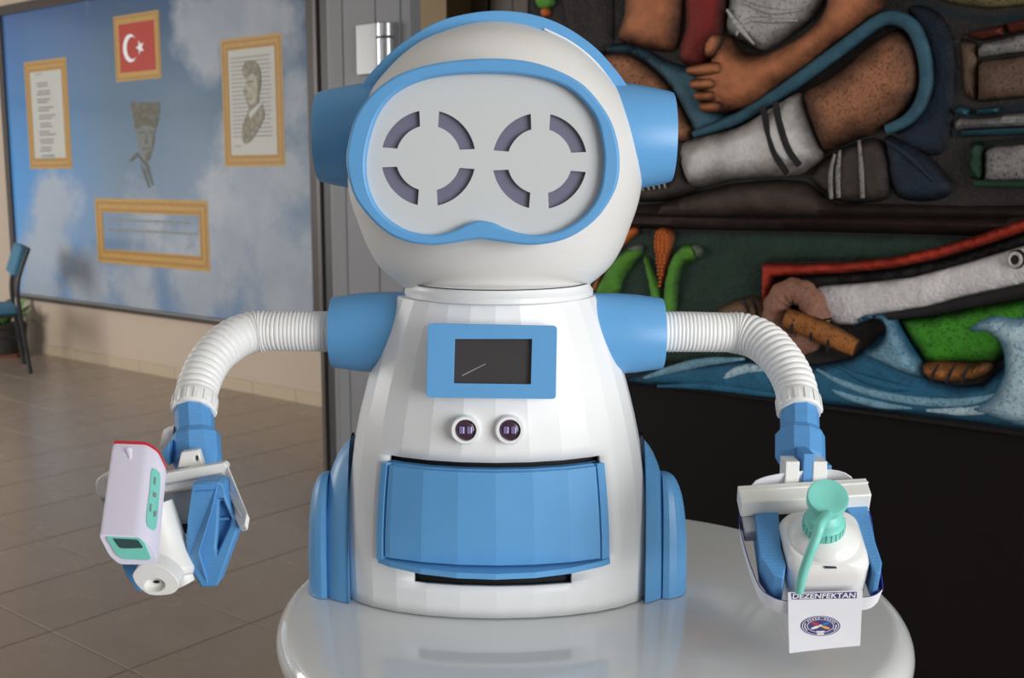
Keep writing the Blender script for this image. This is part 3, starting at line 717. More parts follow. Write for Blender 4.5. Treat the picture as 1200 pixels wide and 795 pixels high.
def quad3(name, pts, thick, mat, parent, bevel=0.0012):   # plate between (x, y, Y) corners, thickness away from the camera
    f = [P(*q) for q in pts]; nrm = unit(np.cross(f[1] - f[0], f[2] - f[0])); c_ = np.mean(f, axis=0)
    nrm = nrm if nrm @ (c_ - CAM) > 0 else -nrm; m = len(f)
    Vq = f + [q + nrm * thick for q in f]; Fq = [tuple(range(m)), tuple(range(2 * m - 1, m - 1, -1))] + [(i, (i + 1) % m, (i + 1) % m + m, i + m) for i in range(m)]
    return link_mesh(name, Vq, Fq, mat, parent, smooth=0, bevel=bevel)
def k3(x, y, Y): return (100 + x / sL, 500 + y / sL, Y)
quad3('rail_end', [k3(598, 168, 1.272), k3(628, 164, 1.272), k3(717, 385, 1.215), k3(708, 438, 1.215), k3(682, 444, 1.222), k3(592, 262, 1.275)], 0.012, 'handle_white', rl)
quad3('rail_end_edge', [k3(600, 240, 1.270), k3(612, 232, 1.268), k3(690, 396, 1.217), k3(680, 400, 1.219)], 0.012, 'grey_white', rl)
prism_px('rail_lip', KL([(310, 262), (608, 205), (606, 213), (312, 272)]), 1.2665, 1.27, 'grey_white', rl, bevel=0.0003)
quad3('rail_plate', [k3(330, 300, 1.285), k3(480, 272, 1.285), k3(470, 415, 1.262), k3(360, 432, 1.262)], 0.01, 'grey_white', rl)
prism_px('rail_foot', KL([(380, 430), (455, 420), (450, 480), (420, 470)]), 1.275, 1.285, 'black', rl)
knob = prism_px('rail_knob', KL([(42, 258), (52, 232), (78, 217), (150, 214), (150, 300), (86, 322), (62, 318), (46, 296)]), 1.27, 1.295, 'handle_white', rl, bevel=0.003)
prism_px('rail_knob_foot', KL([(60, 318), (95, 316), (95, 345), (78, 340)]), 1.275, 1.29, 'grey_white', rl)
# blue fingers
fg = prism_px('gripper_finger', KL([(475, 252), (590, 244), (612, 262), (618, 300), (682, 445), (585, 712), (512, 718), (478, 655), (447, 580), (443, 500), (458, 400)]), 1.232, 1.262, 'blue_rough', rl, bevel=0.003,
              holes=[KL([(592, 330), (612, 330), (646, 408), (640, 440), (585, 560), (580, 540), (590, 430)])])
quad3('finger_web', [k3(575, 310, 1.246), k3(620, 310, 1.246), k3(655, 420, 1.246), k3(580, 580, 1.246), k3(560, 560, 1.246)], 0.006, 'blue_rough', fg, bevel=0)
quad3('finger_rib', [k3(586, 406, 1.238), k3(642, 404, 1.238), k3(642, 416, 1.238), k3(586, 418, 1.238)], 0.01, 'blue_rough', fg, bevel=0)
quad3('finger_facet', [k3(452, 420, 1.2315), k3(475, 260, 1.2315), k3(590, 250, 1.2315), k3(560, 380, 1.225), k3(505, 560, 1.222), k3(545, 700, 1.2315), k3(515, 712, 1.2315), k3(455, 575, 1.2315)], 0.006, 'blue_rough', fg, bevel=0.001)
for k in range(6):
    quad3('finger_slot', [k3(488 + k * 15, 285 - k * 0.9, 1.2308), k3(499 + k * 15, 284 - k * .9, 1.2308), k3(499 + k * 15, 290 - k * .9, 1.2308), k3(488 + k * 15, 291 - k * .9, 1.2308)], 0.001, 'ink_blue', fg, bevel=0)
prism_px('gripper_finger', KL([(150, 300), (205, 296), (215, 420), (212, 560), (234, 660), (248, 735), (228, 728), (185, 672), (165, 625), (150, 560), (142, 420)]), 1.262, 1.29, 'blue_rough', rl)

# ---------------------------------------------------------------- infrared thermometer
th = empty('infrared_thermometer', P(185, 690, 1.23)); tag(th, 'white handheld infrared thermometer with mint buttons gripped by the left hand', 'thermometer')
endp = round_poly(KL([(58, 478), (225, 484), (280, 520), (326, 614), (150, 612), (106, 572)]), 5.5, 4)
endc = np.mean(np.array(endp), axis=0)
def tring(t, scale=1.0, off=0.0):                         # cross-section along the body: 0 display end, 1 sensor end
    Y = 1.165 + 0.105 * t; sh = np.array([13.2, -109.0]) * t; sc_ = (1 - 0.06 * t) * scale
    return [P(*((np.array(q) - endc) * sc_ + endc + sh), Y) for q in endp]
tb_ = loft('thermometer_body', [tring(0.0, 1.0), tring(0.3), tring(0.6), tring(0.9), tring(0.97, 0.99), tring(1.0, 0.955)], 'lavender', th, smooth=40)
loft('red_rim', [tring(0.988, 0.985), tring(1.0, 1.0), tring(1.02, 0.985), tring(1.025, 0.9)], 'red', tb_, smooth=40)
e3 = 1.1630
def tface(Y): return lambda x, y: P(x, y, Y)
def tback(x, y): return P(x, y, e3) + np.array([0, 0.004, 0])
teal_o = round_poly(KL([(90, 491), (238, 497), (262, 520), (292, 588), (272, 594), (165, 588), (138, 570)]), 3, 3)
bzl = slab('display_bezel', [teal_o], tface(e3), tback, 'teal', tb_, smooth=0)
slab('display', [round_poly(KL([(120, 497), (232, 503), (258, 540), (180, 542), (152, 540)]), 2, 2)], tface(e3 - 0.0006), tback, 'lcd', bzl, smooth=0)
dg = bpy.context.evaluated_depsgraph_get()
tbv = BVHTree.FromPolygons([tuple(v.co + Vector(ORG['infrared_thermometer'])) for v in tb_.data.vertices], [tuple(p.vertices) for p in tb_.data.polygons])
def drape(name, pts, mat, parent, lift=0.0008, thick=0.002):
    def fr(x, y):
        l, nn = hit(tbv, x, y); return l + nn * lift if l is not None else P(x, y, 1.2)
    gx = np.array(pts); xs_ = [(a, b) for a in np.arange(gx[:, 0].min(), gx[:, 0].max(), 1.5) for b in np.arange(gx[:, 1].min(), gx[:, 1].max(), 4.0)]
    xs_ = [q for q, k, d_ in zip(xs_, inside(gx, np.array(xs_)), dist_to(gx, np.array(xs_))) if k and d_ > 0.6] if len(xs_) else []
    V, Fc = cdt([pts], xs_); n_ = len(V); A1 = [fr(*v) for v in V]; A2 = [a + unit(a - CAM) * thick for a in A1]
    m_ = len(pts); F2 = list(Fc) + [(i, (i + 1) % m_, (i + 1) % m_ + n_, i + n_) for i in range(m_)]
    return link_mesh(name, A1 + A2, F2, mat, parent, smooth=0)
bp = drape('button_panel', [tuple(q) for q in catmull(KL([(298, 186), (328, 208), (330, 260), (324, 330), (312, 452), (288, 458), (270, 430), (274, 360), (284, 290), (290, 215)]), True, 2)], 'teal', tb_)
for q in ([(303, 225), (310, 229), (308, 262), (301, 260)], [(300, 292), (312, 300), (309, 318), (297, 314)], [(286, 345), (292, 348), (290, 382), (284, 380)], [(300, 380), (312, 376), (308, 400), (298, 404)]):
    drape('button_mark', KL(q), 'poem_ink', bp, 0.0014, 0.001)
gv = catmull([hit(tbv, 150.8, 528)[0], hit(tbv, 151.8, 533)[0], hit(tbv, 152.5, 538)[0]], False, 4)
V, Fc = sweep_data(gv, np.linspace(0.0042, 0.0012, len(gv)), 12); link_mesh('sight_ridge', V, Fc, 'lavender', tb_, smooth=60)
# grip and its end cap: a bent handle leaving the body towards the lower right
hpts = [P(180, 592, 1.250), P(188, 618, 1.246), P(195, 642, 1.241), P(202, 666, 1.233), P(205, 679, 1.228)]
hq = catmull(hpts, False, 6); hr = np.interp(np.linspace(0, 1, len(hq)), [0, .3, .6, .85, 1], [0.022, 0.0235, 0.0245, 0.0255, 0.020])
V, Fc = sweep_data(hq, hr, 32, flat=(unit(P(190, 640, 1.3) - P(190, 640, 1.2)), 0.95)); gp_ = link_mesh('grip', V, Fc, 'handle_white', th, smooth=60)
bq = catmull([P(195, 650, 1.245), P(210, 668, 1.243), P(219, 684, 1.241)], False, 5)
V, Fc = sweep_data(bq, np.linspace(0.025, 0.0135, len(bq)), 24); link_mesh('grip_heel', V, Fc, 'handle_white', gp_, smooth=60)
capo = [tuple(q) for q in catmull(KL([(214, 650), (262, 606), (312, 612), (368, 640), (414, 692), (402, 732), (362, 748), (286, 748), (236, 712), (214, 680)]), True, 3)]
cpi = KL(circle(308, 706, 46, 30, 24))
cpy = 1.192
gc = slab('sensor_cap', [capo, cpi], lambda x, y: P(x, y, cpy), lambda x, y: P(x, y, cpy) + np.array([0, 0.022, 0.004]), 'handle_white', th, smooth=30, bevel=0.0025)
slab('sensor_recess', [KL(circle(308, 704, 50, 34, 24))], lambda x, y: P(x, y, cpy + 0.009), lambda x, y: P(x, y, cpy + 0.013), 'handle_white', gc)
slab('sensor_hole', [KL(circle(316, 690, 15, 7, 14))], lambda x, y: P(x, y, cpy + 0.0082), lambda x, y: P(x, y, cpy + 0.0095), 'dark', gc)
#REST
# ------------------------------------------------------------------ sky picture board on the left wall
bd = empty('sky_picture_board', WB * BW, RZ); tag(bd, 'large framed sky blue picture board with printed gold frames on the left wall', 'picture board')
S0, S1, Z0, Z1 = -9.10, -5.352, 0.494, 2.762
def skymat():
    t = NT('printed_sky'); c = t.n('ShaderNodeTexCoord'); sx = t.n('ShaderNodeSeparateXYZ'); t.l(c.outputs['Object'], sx.inputs[0])
    comb = t.n('ShaderNodeCombineXYZ'); t.l(sx.outputs[0], comb.inputs[0]); t.l(sx.outputs[2], comb.inputs[1])
    n1 = t.noise(comb.outputs[0], 2.6, 8, 0.62); n2 = t.noise(comb.outputs[0], 1.1, 3, 0.5)
    tot = None
    for px_, py_, r, st in ((238, 30, .34, 1.0), (275, 8, .42, 1.0), (312, 55, .45, .9), (345, 110, .36, .7), (245, 62, .25, .8), (68, 248, .42, 1.0), (58, 292, .40, .9), (48, 330, .5, .9),
                            (305, 212, .50, 1.0), (262, 225, .28, .8), (345, 205, .36, .7), (280, 285, .45, .85), (330, 315, .55, .85), (235, 335, .45, .9), (160, 335, .42, .8), (110, 335, .4, .8), (355, 350, .45, .7), (180, 262, .45, .55), (215, 285, .4, .6), (100, 10, .4, .18)):
        q = WS(px_, py_, BW)
        dx = t.math('SUBTRACT', sx.outputs[0], float(q[0])); dz = t.math('SUBTRACT', sx.outputs[2], float(q[1]))
        d = t.math('SQRT', t.math('ADD', t.math('POWER', dx, 2.0), t.math('POWER', dz, 2.0)))
        m = t.math('MULTIPLY', t.math('SUBTRACT', 1.0, t.math('DIVIDE', d, r * 1.35), True), st)
        tot = m if tot is None else t.math('MAXIMUM', tot, m)
    dens = t.math('ADD', t.math('MULTIPLY', tot, 1.15), t.math('MULTIPLY', t.math('SUBTRACT', n1, 0.5), 1.3))
    den = t.ramp(dens, [(0.22, (0, 0, 0, 1)), (0.66, (1, 1, 1, 1))])
    gx = t.math('DIVIDE', t.math('SUBTRACT', sx.outputs[0], S0), S1 - S0, True)
    gz = t.math('DIVIDE', t.math('SUBTRACT', sx.outputs[2], Z0), Z1 - Z0, True)
    left = t.ramp(gz, [(0.0, srgb(110, 160, 214)), (0.42, srgb(66, 150, 222)), (0.72, srgb(70, 126, 188)), (1.0, srgb(52, 92, 152))])
    right = t.ramp(gz, [(0.0, srgb(112, 138, 170)), (0.35, srgb(122, 140, 160)), (0.65, srgb(94, 116, 136)), (1.0, srgb(58, 82, 120))])
    sky = t.mix(t.ramp(gx, [(0.0, (0, 0, 0, 1)), (0.42, (1, 1, 1, 1))]), left, right)
    sky = t.mix(t.math('MULTIPLY', n2, 0.25), sky, srgb(112, 134, 154))
    cl = t.mix(n1, srgb(132, 146, 166), srgb(192, 193, 194))
    col = t.mix(t.math('MULTIPLY', den, 0.82), sky, cl)
    return t.set(Base_Color=col, Roughness=0.16, Specular_IOR_Level=0.45)
M['sky'] = skymat()
def lb(name, s0, s1, d0, d1, z0, z1, mat, parent=bd, bevel=0): return box(name, (s0, d0, z0), (s1, d1, z1), mat, parent, True, bevel)
pan = lb('picture_panel', S0, S1, -0.03, -0.005, Z0, Z1, 'sky')
FWD = 0.075
lb('frame_side', S0 - FWD, S0, -0.05, -0.002, Z0 - 0.045, Z1 + FWD, 'boardframe', bevel=0.004)
lb('frame_side', S1, S1 + FWD, -0.05, -0.002, Z0 - 0.045, Z1 + FWD, 'boardframe', bevel=0.004)
lb('frame_top', S0, S1, -0.05, -0.002, Z1, Z1 + FWD, 'boardframe', bevel=0.004)
fb = lb('frame_bottom', S0, S1, -0.05, -0.002, Z0 - 0.045, Z0, 'boardframe', bevel=0.004)
lb('silver_bead', S0, S1, -0.053, -0.045, Z0 - 0.016, Z0 - 0.002, 'silver', fb)
PD = -0.0305
def flat(name, pts, mat, parent, lift=0.0, holes=()):     # thin printed sheet on the board, points in (s, z)
    return slab(name, [pts] + list(holes), lambda s, z: np.array([s, PD - 0.001 - lift, z]), lambda s, z: np.array([s, PD - lift, z]), mat, parent, True, 0)
def printed_frame(name, s0, s1, z0, z1, wdt, fill, lines=2):
    o = [(s0, z0), (s1, z0), (s1, z1), (s0, z1)]; i_ = [(s0 + wdt, z0 + wdt), (s1 - wdt, z0 + wdt), (s1 - wdt, z1 - wdt), (s0 + wdt, z1 - wdt)]
    f = flat(name, o, 'gold', pan, 0.0, [i_])
    for k in range(lines):
        a = wdt * (0.22 + 0.5 * k); b = a + wdt * 0.2
        flat('frame_line', [(s0 + a, z0 + a), (s1 - a, z0 + a), (s1 - a, z1 - a), (s0 + a, z1 - a)], 'gold_dark', f, 0.001, [[(s0 + b, z0 + b), (s1 - b, z0 + b), (s1 - b, z1 - b), (s0 + b, z1 - b)]])
    if fill: flat('frame_fill', i_, fill, f, 0.0)
    return f
pf = printed_frame('poem_frame', -8.79, -8.148, 1.527, 2.372, 0.085, 'poem')
V = []; Fc = []
def strip(s, z, wd, h, lift=0.0035):
    k = len(V); V.extend([(s, PD - lift, z), (s + wd, PD - lift, z), (s + wd, PD - lift, z + h), (s, PD - lift, z + h)]); Fc.append((k, k + 1, k + 2, k + 3))
for st in range(10):
    for ln in range(2):
        strip(-8.60 + random.uniform(-.015, .015), 2.19 - st * 0.063 - ln * 0.022, 0.20 + random.uniform(-.05, .06), 0.012)
strip(-8.61, 2.262, 0.09, 0.008); strip(-8.50, 1.628, 0.09, 0.008)
link_mesh('printed_lines', V, Fc, 'poem_ink', pf, True, smooth=0)
ff = printed_frame('flag_frame', -7.474, -6.905, 2.150, 2.612, 0.06, 'flagred', 1)
cs_, cz_ = WS(157.5, 57, BW); cr = []
for k in range(25): a = math.radians(38 + (322 - 38) * k / 24); cr.append((cs_ + 0.092 * math.cos(a), cz_ + 0.098 * math.sin(a)))
for k in range(25): a = math.radians(308 - (308 - 52) * k / 24); cr.append((cs_ + 0.026 + 0.073 * math.cos(a), cz_ + 0.078 * math.sin(a)))
flat('crescent', cr, 'ink_white', ff, 0.002)
star = []
for k in range(10): a = math.radians(180 + 36 * k); r = 0.054 if k % 2 == 0 else 0.0215; star.append((WS(169, 56, BW)[0] + r * math.cos(a), WS(169, 56, BW)[1] + r * math.sin(a)))
flat('star', star, 'ink_white', ff, 0.002)
qf = printed_frame('portrait_frame', -6.222, -5.603, 1.530, 2.355, 0.075, 'poem')
V = []; Fc = []
for ln in range(20):
    z = 2.225 - ln * 0.0265; strip(-6.12, z, 0.40 + random.uniform(-.02, .015), 0.007)
strip(-6.12, 1.66, 0.08, 0.006)
link_mesh('printed_lines', V, Fc, 'poem_ink', qf, True, smooth=0)
def sketch(name, c, mixc, dens=0.5):
    t = NT(name); v = t.coords('Object'); f = t.noise(v, 26, 6, 0.7)
    m = t.math('MULTIPLY', t.ramp(f, [(0.30, (0.1, .1, .1, 1)), (0.56, (1, 1, 1, 1))]), dens)
    return t.set(Base_Color=t.mix(m, mixc, c), Roughness=0.4)
M['sepia'] = sketch('sepia_print', srgb(102, 96, 74), srgb(170, 166, 150), 0.9)
M['sepia_mid'] = sketch('sepia_pale_print', srgb(146, 140, 120), srgb(184, 180, 166), 0.8)
M['sepia_sky'] = sketch('sepia_on_sky', srgb(92, 82, 56), srgb(104, 118, 126), 1.0)
def wpts(pts, ox, oy, s): return [tuple(WS(*q, BW)) for q in K(pts, ox, oy, s)]
pm = lambda pts: wpts(pts, 130, 0, 3.3125)
# head and lapels of the portrait print, a plain silhouette drawing
flat('portrait_drawing', [tuple(q) for q in catmull(pm([(528, 262), (545, 238), (575, 240), (595, 275), (598, 330), (590, 385), (606, 420), (612, 450), (590, 500), (560, 545), (536, 558), (526, 530), (530, 480), (552, 428), (545, 400), (532, 350), (545, 320), (530, 290)]), True, 3)], 'sepia', qf, 0.005)
flat('portrait_face', [tuple(q) for q in catmull(pm([(546, 300), (572, 290), (586, 320), (584, 372), (570, 408), (552, 400), (540, 356), (535, 345), (545, 325)]), True, 3)], 'sepia_mid', qf, 0.0056)
for ln in ([(546, 318), (572, 312), (572, 320), (546, 326)], [(548, 384), (566, 382), (566, 388), (549, 390)], [(540, 352), (550, 356), (548, 364), (538, 360)], [(550, 332), (560, 330), (560, 337), (550, 338)]):
    flat('portrait_line', pm(ln), 'sepia', qf, 0.0062)
flat('portrait_collar', pm([(552, 440), (604, 392), (606, 402), (560, 462)]), 'poem', qf, 0.0062)
# faint sketch of a head in a tall fur hat
M['sepia_pale'] = sketch('pale_sepia_on_sky', srgb(112, 112, 104), srgb(112, 130, 144), 1.0)
hs = flat('sketch_hat', [tuple(q) for q in catmull(pm([(90, 404), (108, 396), (130, 402), (152, 397), (178, 402), (203, 398), (205, 430), (198, 470), (190, 500), (170, 490), (148, 486), (126, 496), (112, 505), (104, 470), (98, 436)]), True, 3)], 'sepia_sky', pan, 0.0)
flat('sketch_face', [tuple(q) for q in catmull(pm([(113, 500), (140, 484), (172, 486), (186, 500), (184, 545), (172, 600), (158, 626), (142, 618), (126, 585), (116, 545)]), True, 3)], 'sepia_pale', hs, -0.0004)
for ln in ([(120, 514), (144, 508), (144, 516), (121, 522)], [(156, 510), (178, 508), (178, 516), (156, 518)], [(150, 520), (154, 520), (158, 556), (146, 558)], [(136, 574), (166, 572), (166, 580), (138, 582)], [(150, 600), (172, 580), (166, 620), (154, 628)], [(176, 520), (186, 505), (182, 560), (172, 590)]):
    flat('sketch_line', pm(ln), 'sepia_sky', hs, 0.0008)
for ln in ([(85, 622), (118, 590), (124, 600), (92, 630)], [(118, 598), (160, 640), (180, 720), (172, 718), (150, 650), (122, 612)], [(128, 640), (148, 662), (168, 732), (160, 726), (138, 668)]):
    flat('sketch_line', pm(ln), 'sepia_sky', hs, 0.0016)
gf = printed_frame('plaque_frame', -7.853, -6.432, 0.812, 1.302, 0.105, None, 2)
V = []; Fc = []
for ln, (w0, dz) in enumerate(((1.05, 0.0), (1.12, 0.075))):
    s = -7.70
    while s < -7.70 + w0:
        wd = random.uniform(.04, .11); strip(s, 1.135 - dz - (s + 7.7) * 0.0, wd, 0.018, 0.002); s += wd + 0.02
for k in range(5): strip(-6.72 + k * 0.025, 0.955 + 0.012 * (k % 2) + k * 0.008, 0.03, 0.006, 0.002)
link_mesh('printed_lines', V, Fc, 'poem_ink', gf, True, smooth=0)

# ------------------------------------------------------------------ relief mural
mu = empty('relief_mural', WB * BM, RZ); tag(mu, 'painted relief mural of a seated child above a boat and waves', 'mural')
def muralmat(name, c, dark=None, speck=None, bump=0.6, rough=0.55, rimw=1.0, scale=14):
    t = NT(name); v = t.coords('Object'); at = t.n('ShaderNodeAttribute', attribute_name='rim')
    f = t.noise(v, scale, 6, 0.65); g = t.noise(v, 120, 3, 0.7); h = t.noise(v, 45, 5, 0.6)
    dk = dark or scl(c, 0.28)
    col = t.mix(t.ramp(f, [(0.3, (0, 0, 0, 1)), (0.7, (1, 1, 1, 1))]), scl(c, 0.72), scl(c, 1.18))
    if speck: col = t.mix(t.ramp(g, [(0.52, (0, 0, 0, 1)), (0.66, (1, 1, 1, 1))]), col, speck)
    r2 = t.math('ADD', t.math('MULTIPLY', at.outputs['Fac'], rimw), t.math('MULTIPLY', t.math('SUBTRACT', f, 0.5), 0.5))
    col = t.mix(t.ramp(r2, [(0.02, (0, 0, 0, 1)), (0.62, (1, 1, 1, 1))]), dk, col)   # the painter's dark outlines
    t.bump(t.math('ADD', h, t.math('MULTIPLY', g, 0.6)), bump, 0.009)
    return t.set(Base_Color=col, Roughness=rough, Specular_IOR_Level=0.2)
DK = srgb(20, 17, 17)
MM = {
 'skin': muralmat('mural_skin', srgb(178, 112, 76), srgb(48, 28, 20)),
 'skin_dark': muralmat('mural_leg_skin', srgb(158, 106, 76), srgb(38, 26, 22), srgb(90, 60, 44)),
 'red_cloth': muralmat('mural_red_cloth', srgb(128, 40, 34), srgb(30, 12, 12)),
 'shirt': muralmat('mural_shirt', srgb(176, 172, 168), srgb(60, 56, 56), srgb(120, 118, 116)),
 'cloth': muralmat('mural_blue_cloth', srgb(66, 100, 116), srgb(22, 32, 40)),
 'hem': muralmat('mural_teal_hem', srgb(54, 90, 106), srgb(18, 32, 40)),
 'navy': muralmat('mural_navy_cloth', srgb(28, 40, 56), srgb(15, 16, 20)),
 'sock': muralmat('mural_sock', srgb(206, 202, 198), srgb(96, 90, 88), None, 0.7),
 'stripe': muralmat('mural_black', srgb(32, 29, 30), DK),
 'shoe': muralmat('mural_shoe', srgb(62, 54, 50), DK),
 'book_page': muralmat('mural_pages', srgb(128, 124, 122), srgb(40, 38, 38), srgb(70, 68, 66), rimw=2.2),
 'book_brown': muralmat('mural_brown_book', srgb(96, 76, 62), srgb(28, 22, 20), srgb(60, 50, 42), rimw=2.2),
 'book_red': muralmat('mural_red_cover', srgb(104, 48, 38), srgb(28, 16, 14), rimw=2.2),
 'book_blue': muralmat('mural_blue_cover', srgb(52, 98, 114), srgb(22, 34, 40), rimw=2.2),
 'book_green': muralmat('mural_green_cover', srgb(30, 56, 40), srgb(16, 22, 20), rimw=2.2),
 'olive': muralmat('mural_olive_pages', srgb(112, 102, 70), srgb(36, 32, 24), srgb(60, 54, 40), rimw=2.2),
 'ledge': muralmat('mural_ledge', srgb(70, 58, 52), srgb(34, 27, 25)),
 'ledge_front': muralmat('mural_ledge_front', srgb(52, 38, 34), srgb(22, 17, 16)),
 'ground': muralmat('mural_dark_ground', srgb(40, 37, 36), DK, srgb(58, 52, 46), rimw=3),
 'green_ground': muralmat('mural_green_ground', srgb(34, 54, 44), srgb(16, 20, 18), rimw=1.5),
 'corn': muralmat('mural_corn', srgb(202, 104, 46), srgb(60, 26, 14)),
 'leaf': muralmat('mural_leaf', srgb(84, 142, 50), srgb(22, 40, 20)),
 'leaf_tip': muralmat('mural_leaf_tip', srgb(104, 112, 96), srgb(40, 44, 40)),
 'log': muralmat('mural_log', srgb(158, 100, 52), srgb(38, 24, 16), srgb(96, 58, 30)),
 'log_dull': muralmat('mural_dull_log', srgb(116, 88, 66), srgb(30, 24, 20)),
 'rope': muralmat('mural_rope_ring', srgb(150, 108, 90), srgb(46, 32, 28), srgb(110, 78, 66)),
 'red': muralmat('mural_red_stripe', srgb(172, 54, 36), srgb(70, 20, 14)),
 'hull': muralmat('mural_white_hull', srgb(208, 204, 204), srgb(130, 126, 126), None, 0.9, rimw=2.5),
 'green': muralmat('mural_green_hull', srgb(62, 136, 34), srgb(14, 36, 14), srgb(30, 84, 22)),
 'water': muralmat('mural_water', srgb(40, 98, 128), srgb(16, 36, 50), srgb(30, 76, 104)),
 'foam': muralmat('mural_foam', srgb(172, 196, 206), srgb(52, 104, 132), srgb(84, 130, 154)),
 'foam_dim': muralmat('mural_dim_foam', srgb(120, 160, 180), srgb(30, 76, 100), srgb(60, 108, 134)),
}
M.update({'m_' + k: v for k, v in MM.items()})
def add_rim(o, vals):
    at = o.data.attributes.new('rim', 'FLOAT', 'POINT'); at.data.foreach_set('value', np.asarray(vals, np.float32))
def relief(name, px_pts, mat, h, wd, base=0.0, res=0.014, smooth_outline=True, parent=None, dome=1.0):
    """bas-relief piece: outline on the mural plane, height swelling away from its edge"""
    pts = np.array([WS(*q, BM) for q in px_pts])
    if smooth_outline: pts = catmull(pts, True, 6)
    pts, _ = resample(pts, res * 0.9, True)
    lo, hi = pts.min(0), pts.max(0); gx, gy = np.meshgrid(np.arange(lo[0], hi[0], res), np.arange(lo[1], hi[1], res))
    gx[::2] += res / 2; q = np.c_[gx.ravel(), gy.ravel()]
    q = q[inside(pts, q)]
    if len(q): q = q[dist_to(pts, q) > res * 0.55]
    V2, Fc = cdt([pts], q); d = dist_to(pts, V2); n_ = len(V2)
    u = np.clip(d / wd, 0, 1); hh = base + h * np.sqrt(1 - (1 - u) ** 2)
    V3 = []
    for (s, z), k, uu in zip(V2, hh, u):
        V3.append((s, -(k + 0.0035 * uu * mnoise.noise(Vector((s * 22, z * 22, h * 50)))), z))
    m_ = len(pts); fs = list(Fc); rim = list(u)
    V3 += [(V2[i][0], 0.004, V2[i][1]) for i in range(m_)]; rim += [0.0] * m_
    fs += [(i, (i + 1) % m_, n_ + (i + 1) % m_, n_ + i) for i in range(m_)]
    o = link_mesh(name, V3, fs, 'm_' + mat, parent or mu, True, smooth=60); add_rim(o, rim); return o
def ridge(name, px_pts, rad, mat, lift=0.0, flatn=0.8, parent=None, segs=10, step=0.012):
    """raised rounded band along a path on the mural"""
    pts = np.array([[*WS(*q, BM)] for q in px_pts]); pts = catmull(pts, False, 8); q, t = resample(pts, step)
    path = np.array([(s, -lift, z) for s, z in q]); r = np.interp(t / t[-1], np.linspace(0, 1, len(rad)), rad)
    V, Fc = sweep_data(path, r, segs, flat=(np.array([0, 1., 0]), flatn))
    o = link_mesh(name, V, Fc, 'm_' + mat, parent or mu, True, smooth=60); hgt = np.array([-v[1] - lift for v in V]).reshape(len(q), segs); add_rim(o, np.clip(0.1 + 0.75 * hgt / (r[:, None] * flatn + 1e-6), 0.05, 0.85).ravel()); return o
c7 = lambda p: K(p, 690, 0, 2.353)
c8 = lambda p: K(p, 690, 220, 2.353)
RXR = 1480                                                 # outlines run on to the right of the frame, to the mural's own edge
sL0 = WS(622, 30, BM)[0]; sR0 = -0.10
zb_ = 0.835
pn = box('mural_panel', (sL0, 0.0, zb_), (sR0, 0.03, 2.45), 'm_ground', mu, True); add_rim(pn, [1.0] * 8)
eg = box('mural_edge', (sL0, -0.006, zb_ - 0.014), (sR0, 0.03, zb_), 'm_stripe', mu, True, 0.003); 
# upper picture: the seated child
relief('dark_cloth', c7([(880, 20), (960, 30), (1010, 120), (1010, 300), (980, 420), (900, 420), (840, 370), (910, 290), (935, 200), (915, 110)]), 'navy', 0.012, 0.05)
relief('upper_arm', c7([(82, 105), (100, 40), (112, -140), (262, -140), (262, 20), (256, 80), (240, 140), (190, 142), (130, 128)]), 'skin', 0.045, 0.09)
relief('red_tie', c7([(272, -140), (380, -140), (386, 0), (376, 90), (350, 152), (320, 186), (264, 178), (250, 140), (266, 60)]), 'red_cloth', 0.030, 0.06)
sh = relief('shirt', c7([(392, -140), (388, 0), (382, 86), (440, 128), (482, 144), (520, 128), (562, 98), (622, 52), (660, -20), (660, -140)]), 'shirt', 0.030, 0.07)
for pth in ([(395, 30), (430, 80), (470, 125)], [(440, 10), (520, 36), (600, 30)], [(420, 100), (450, 60), (520, 60), (590, 60)]):
    ridge('shirt_fold', c7(pth), [0.004, 0.009, 0.003], 'shirt', 0.030, 0.9, sh)
relief('left_thigh', c7([(40, 150), (110, 150), (165, 180), (215, 228), (250, 280), (290, 372), (260, 395), (235, 380), (150, 300), (40, 200)]), 'skin_dark', 0.020, 0.05)
relief('trouser_cloth', c7([(48, 128), (95, 118), (155, 132), (215, 166), (290, 186), (345, 190), (330, 215), (345, 290), (380, 312), (430, 300), (400, 335), (310, 374), (296, 366), (270, 318), (244, 268), (214, 224), (168, 182), (118, 152), (60, 150)]), 'cloth', 0.028, 0.045)
relief('leg', c7([(592, 262), (660, 215), (740, 155), (800, 105), (850, 80), (890, 95), (914, 150), (922, 220), (902, 280), (850, 332), (780, 372), (700, 402), (655, 424), (638, 400), (618, 350)]), 'skin_dark', 0.060, 0.13)
ridge('trouser_hem', c7([(300, 372), (420, 328), (520, 268), (620, 198), (720, 125), (800, 66), (850, 52), (900, 76), (930, 140), (940, 220), (922, 290), (882, 335), (830, 358)]), [0.010, 0.017, 0.019, 0.020, 0.020, 0.019, 0.019, 0.018, 0.018, 0.014], 'hem', 0.022, 0.9)
fa = relief('forearm', c7([(352, 130), (362, 108), (382, 97), (402, 106), (420, 135), (452, 150), (492, 150), (560, 122), (635, 66), (668, 0), (690, -140), (850, -140), (818, 10), (762, 70), (690, 122), (610, 186), (545, 235), (505, 262), (470, 292), (420, 306), (362, 312), (340, 300), (330, 270), (318, 240), (304, 206), (330, 190), (350, 170)]), 'skin', 0.050, 0.075, 0.02)
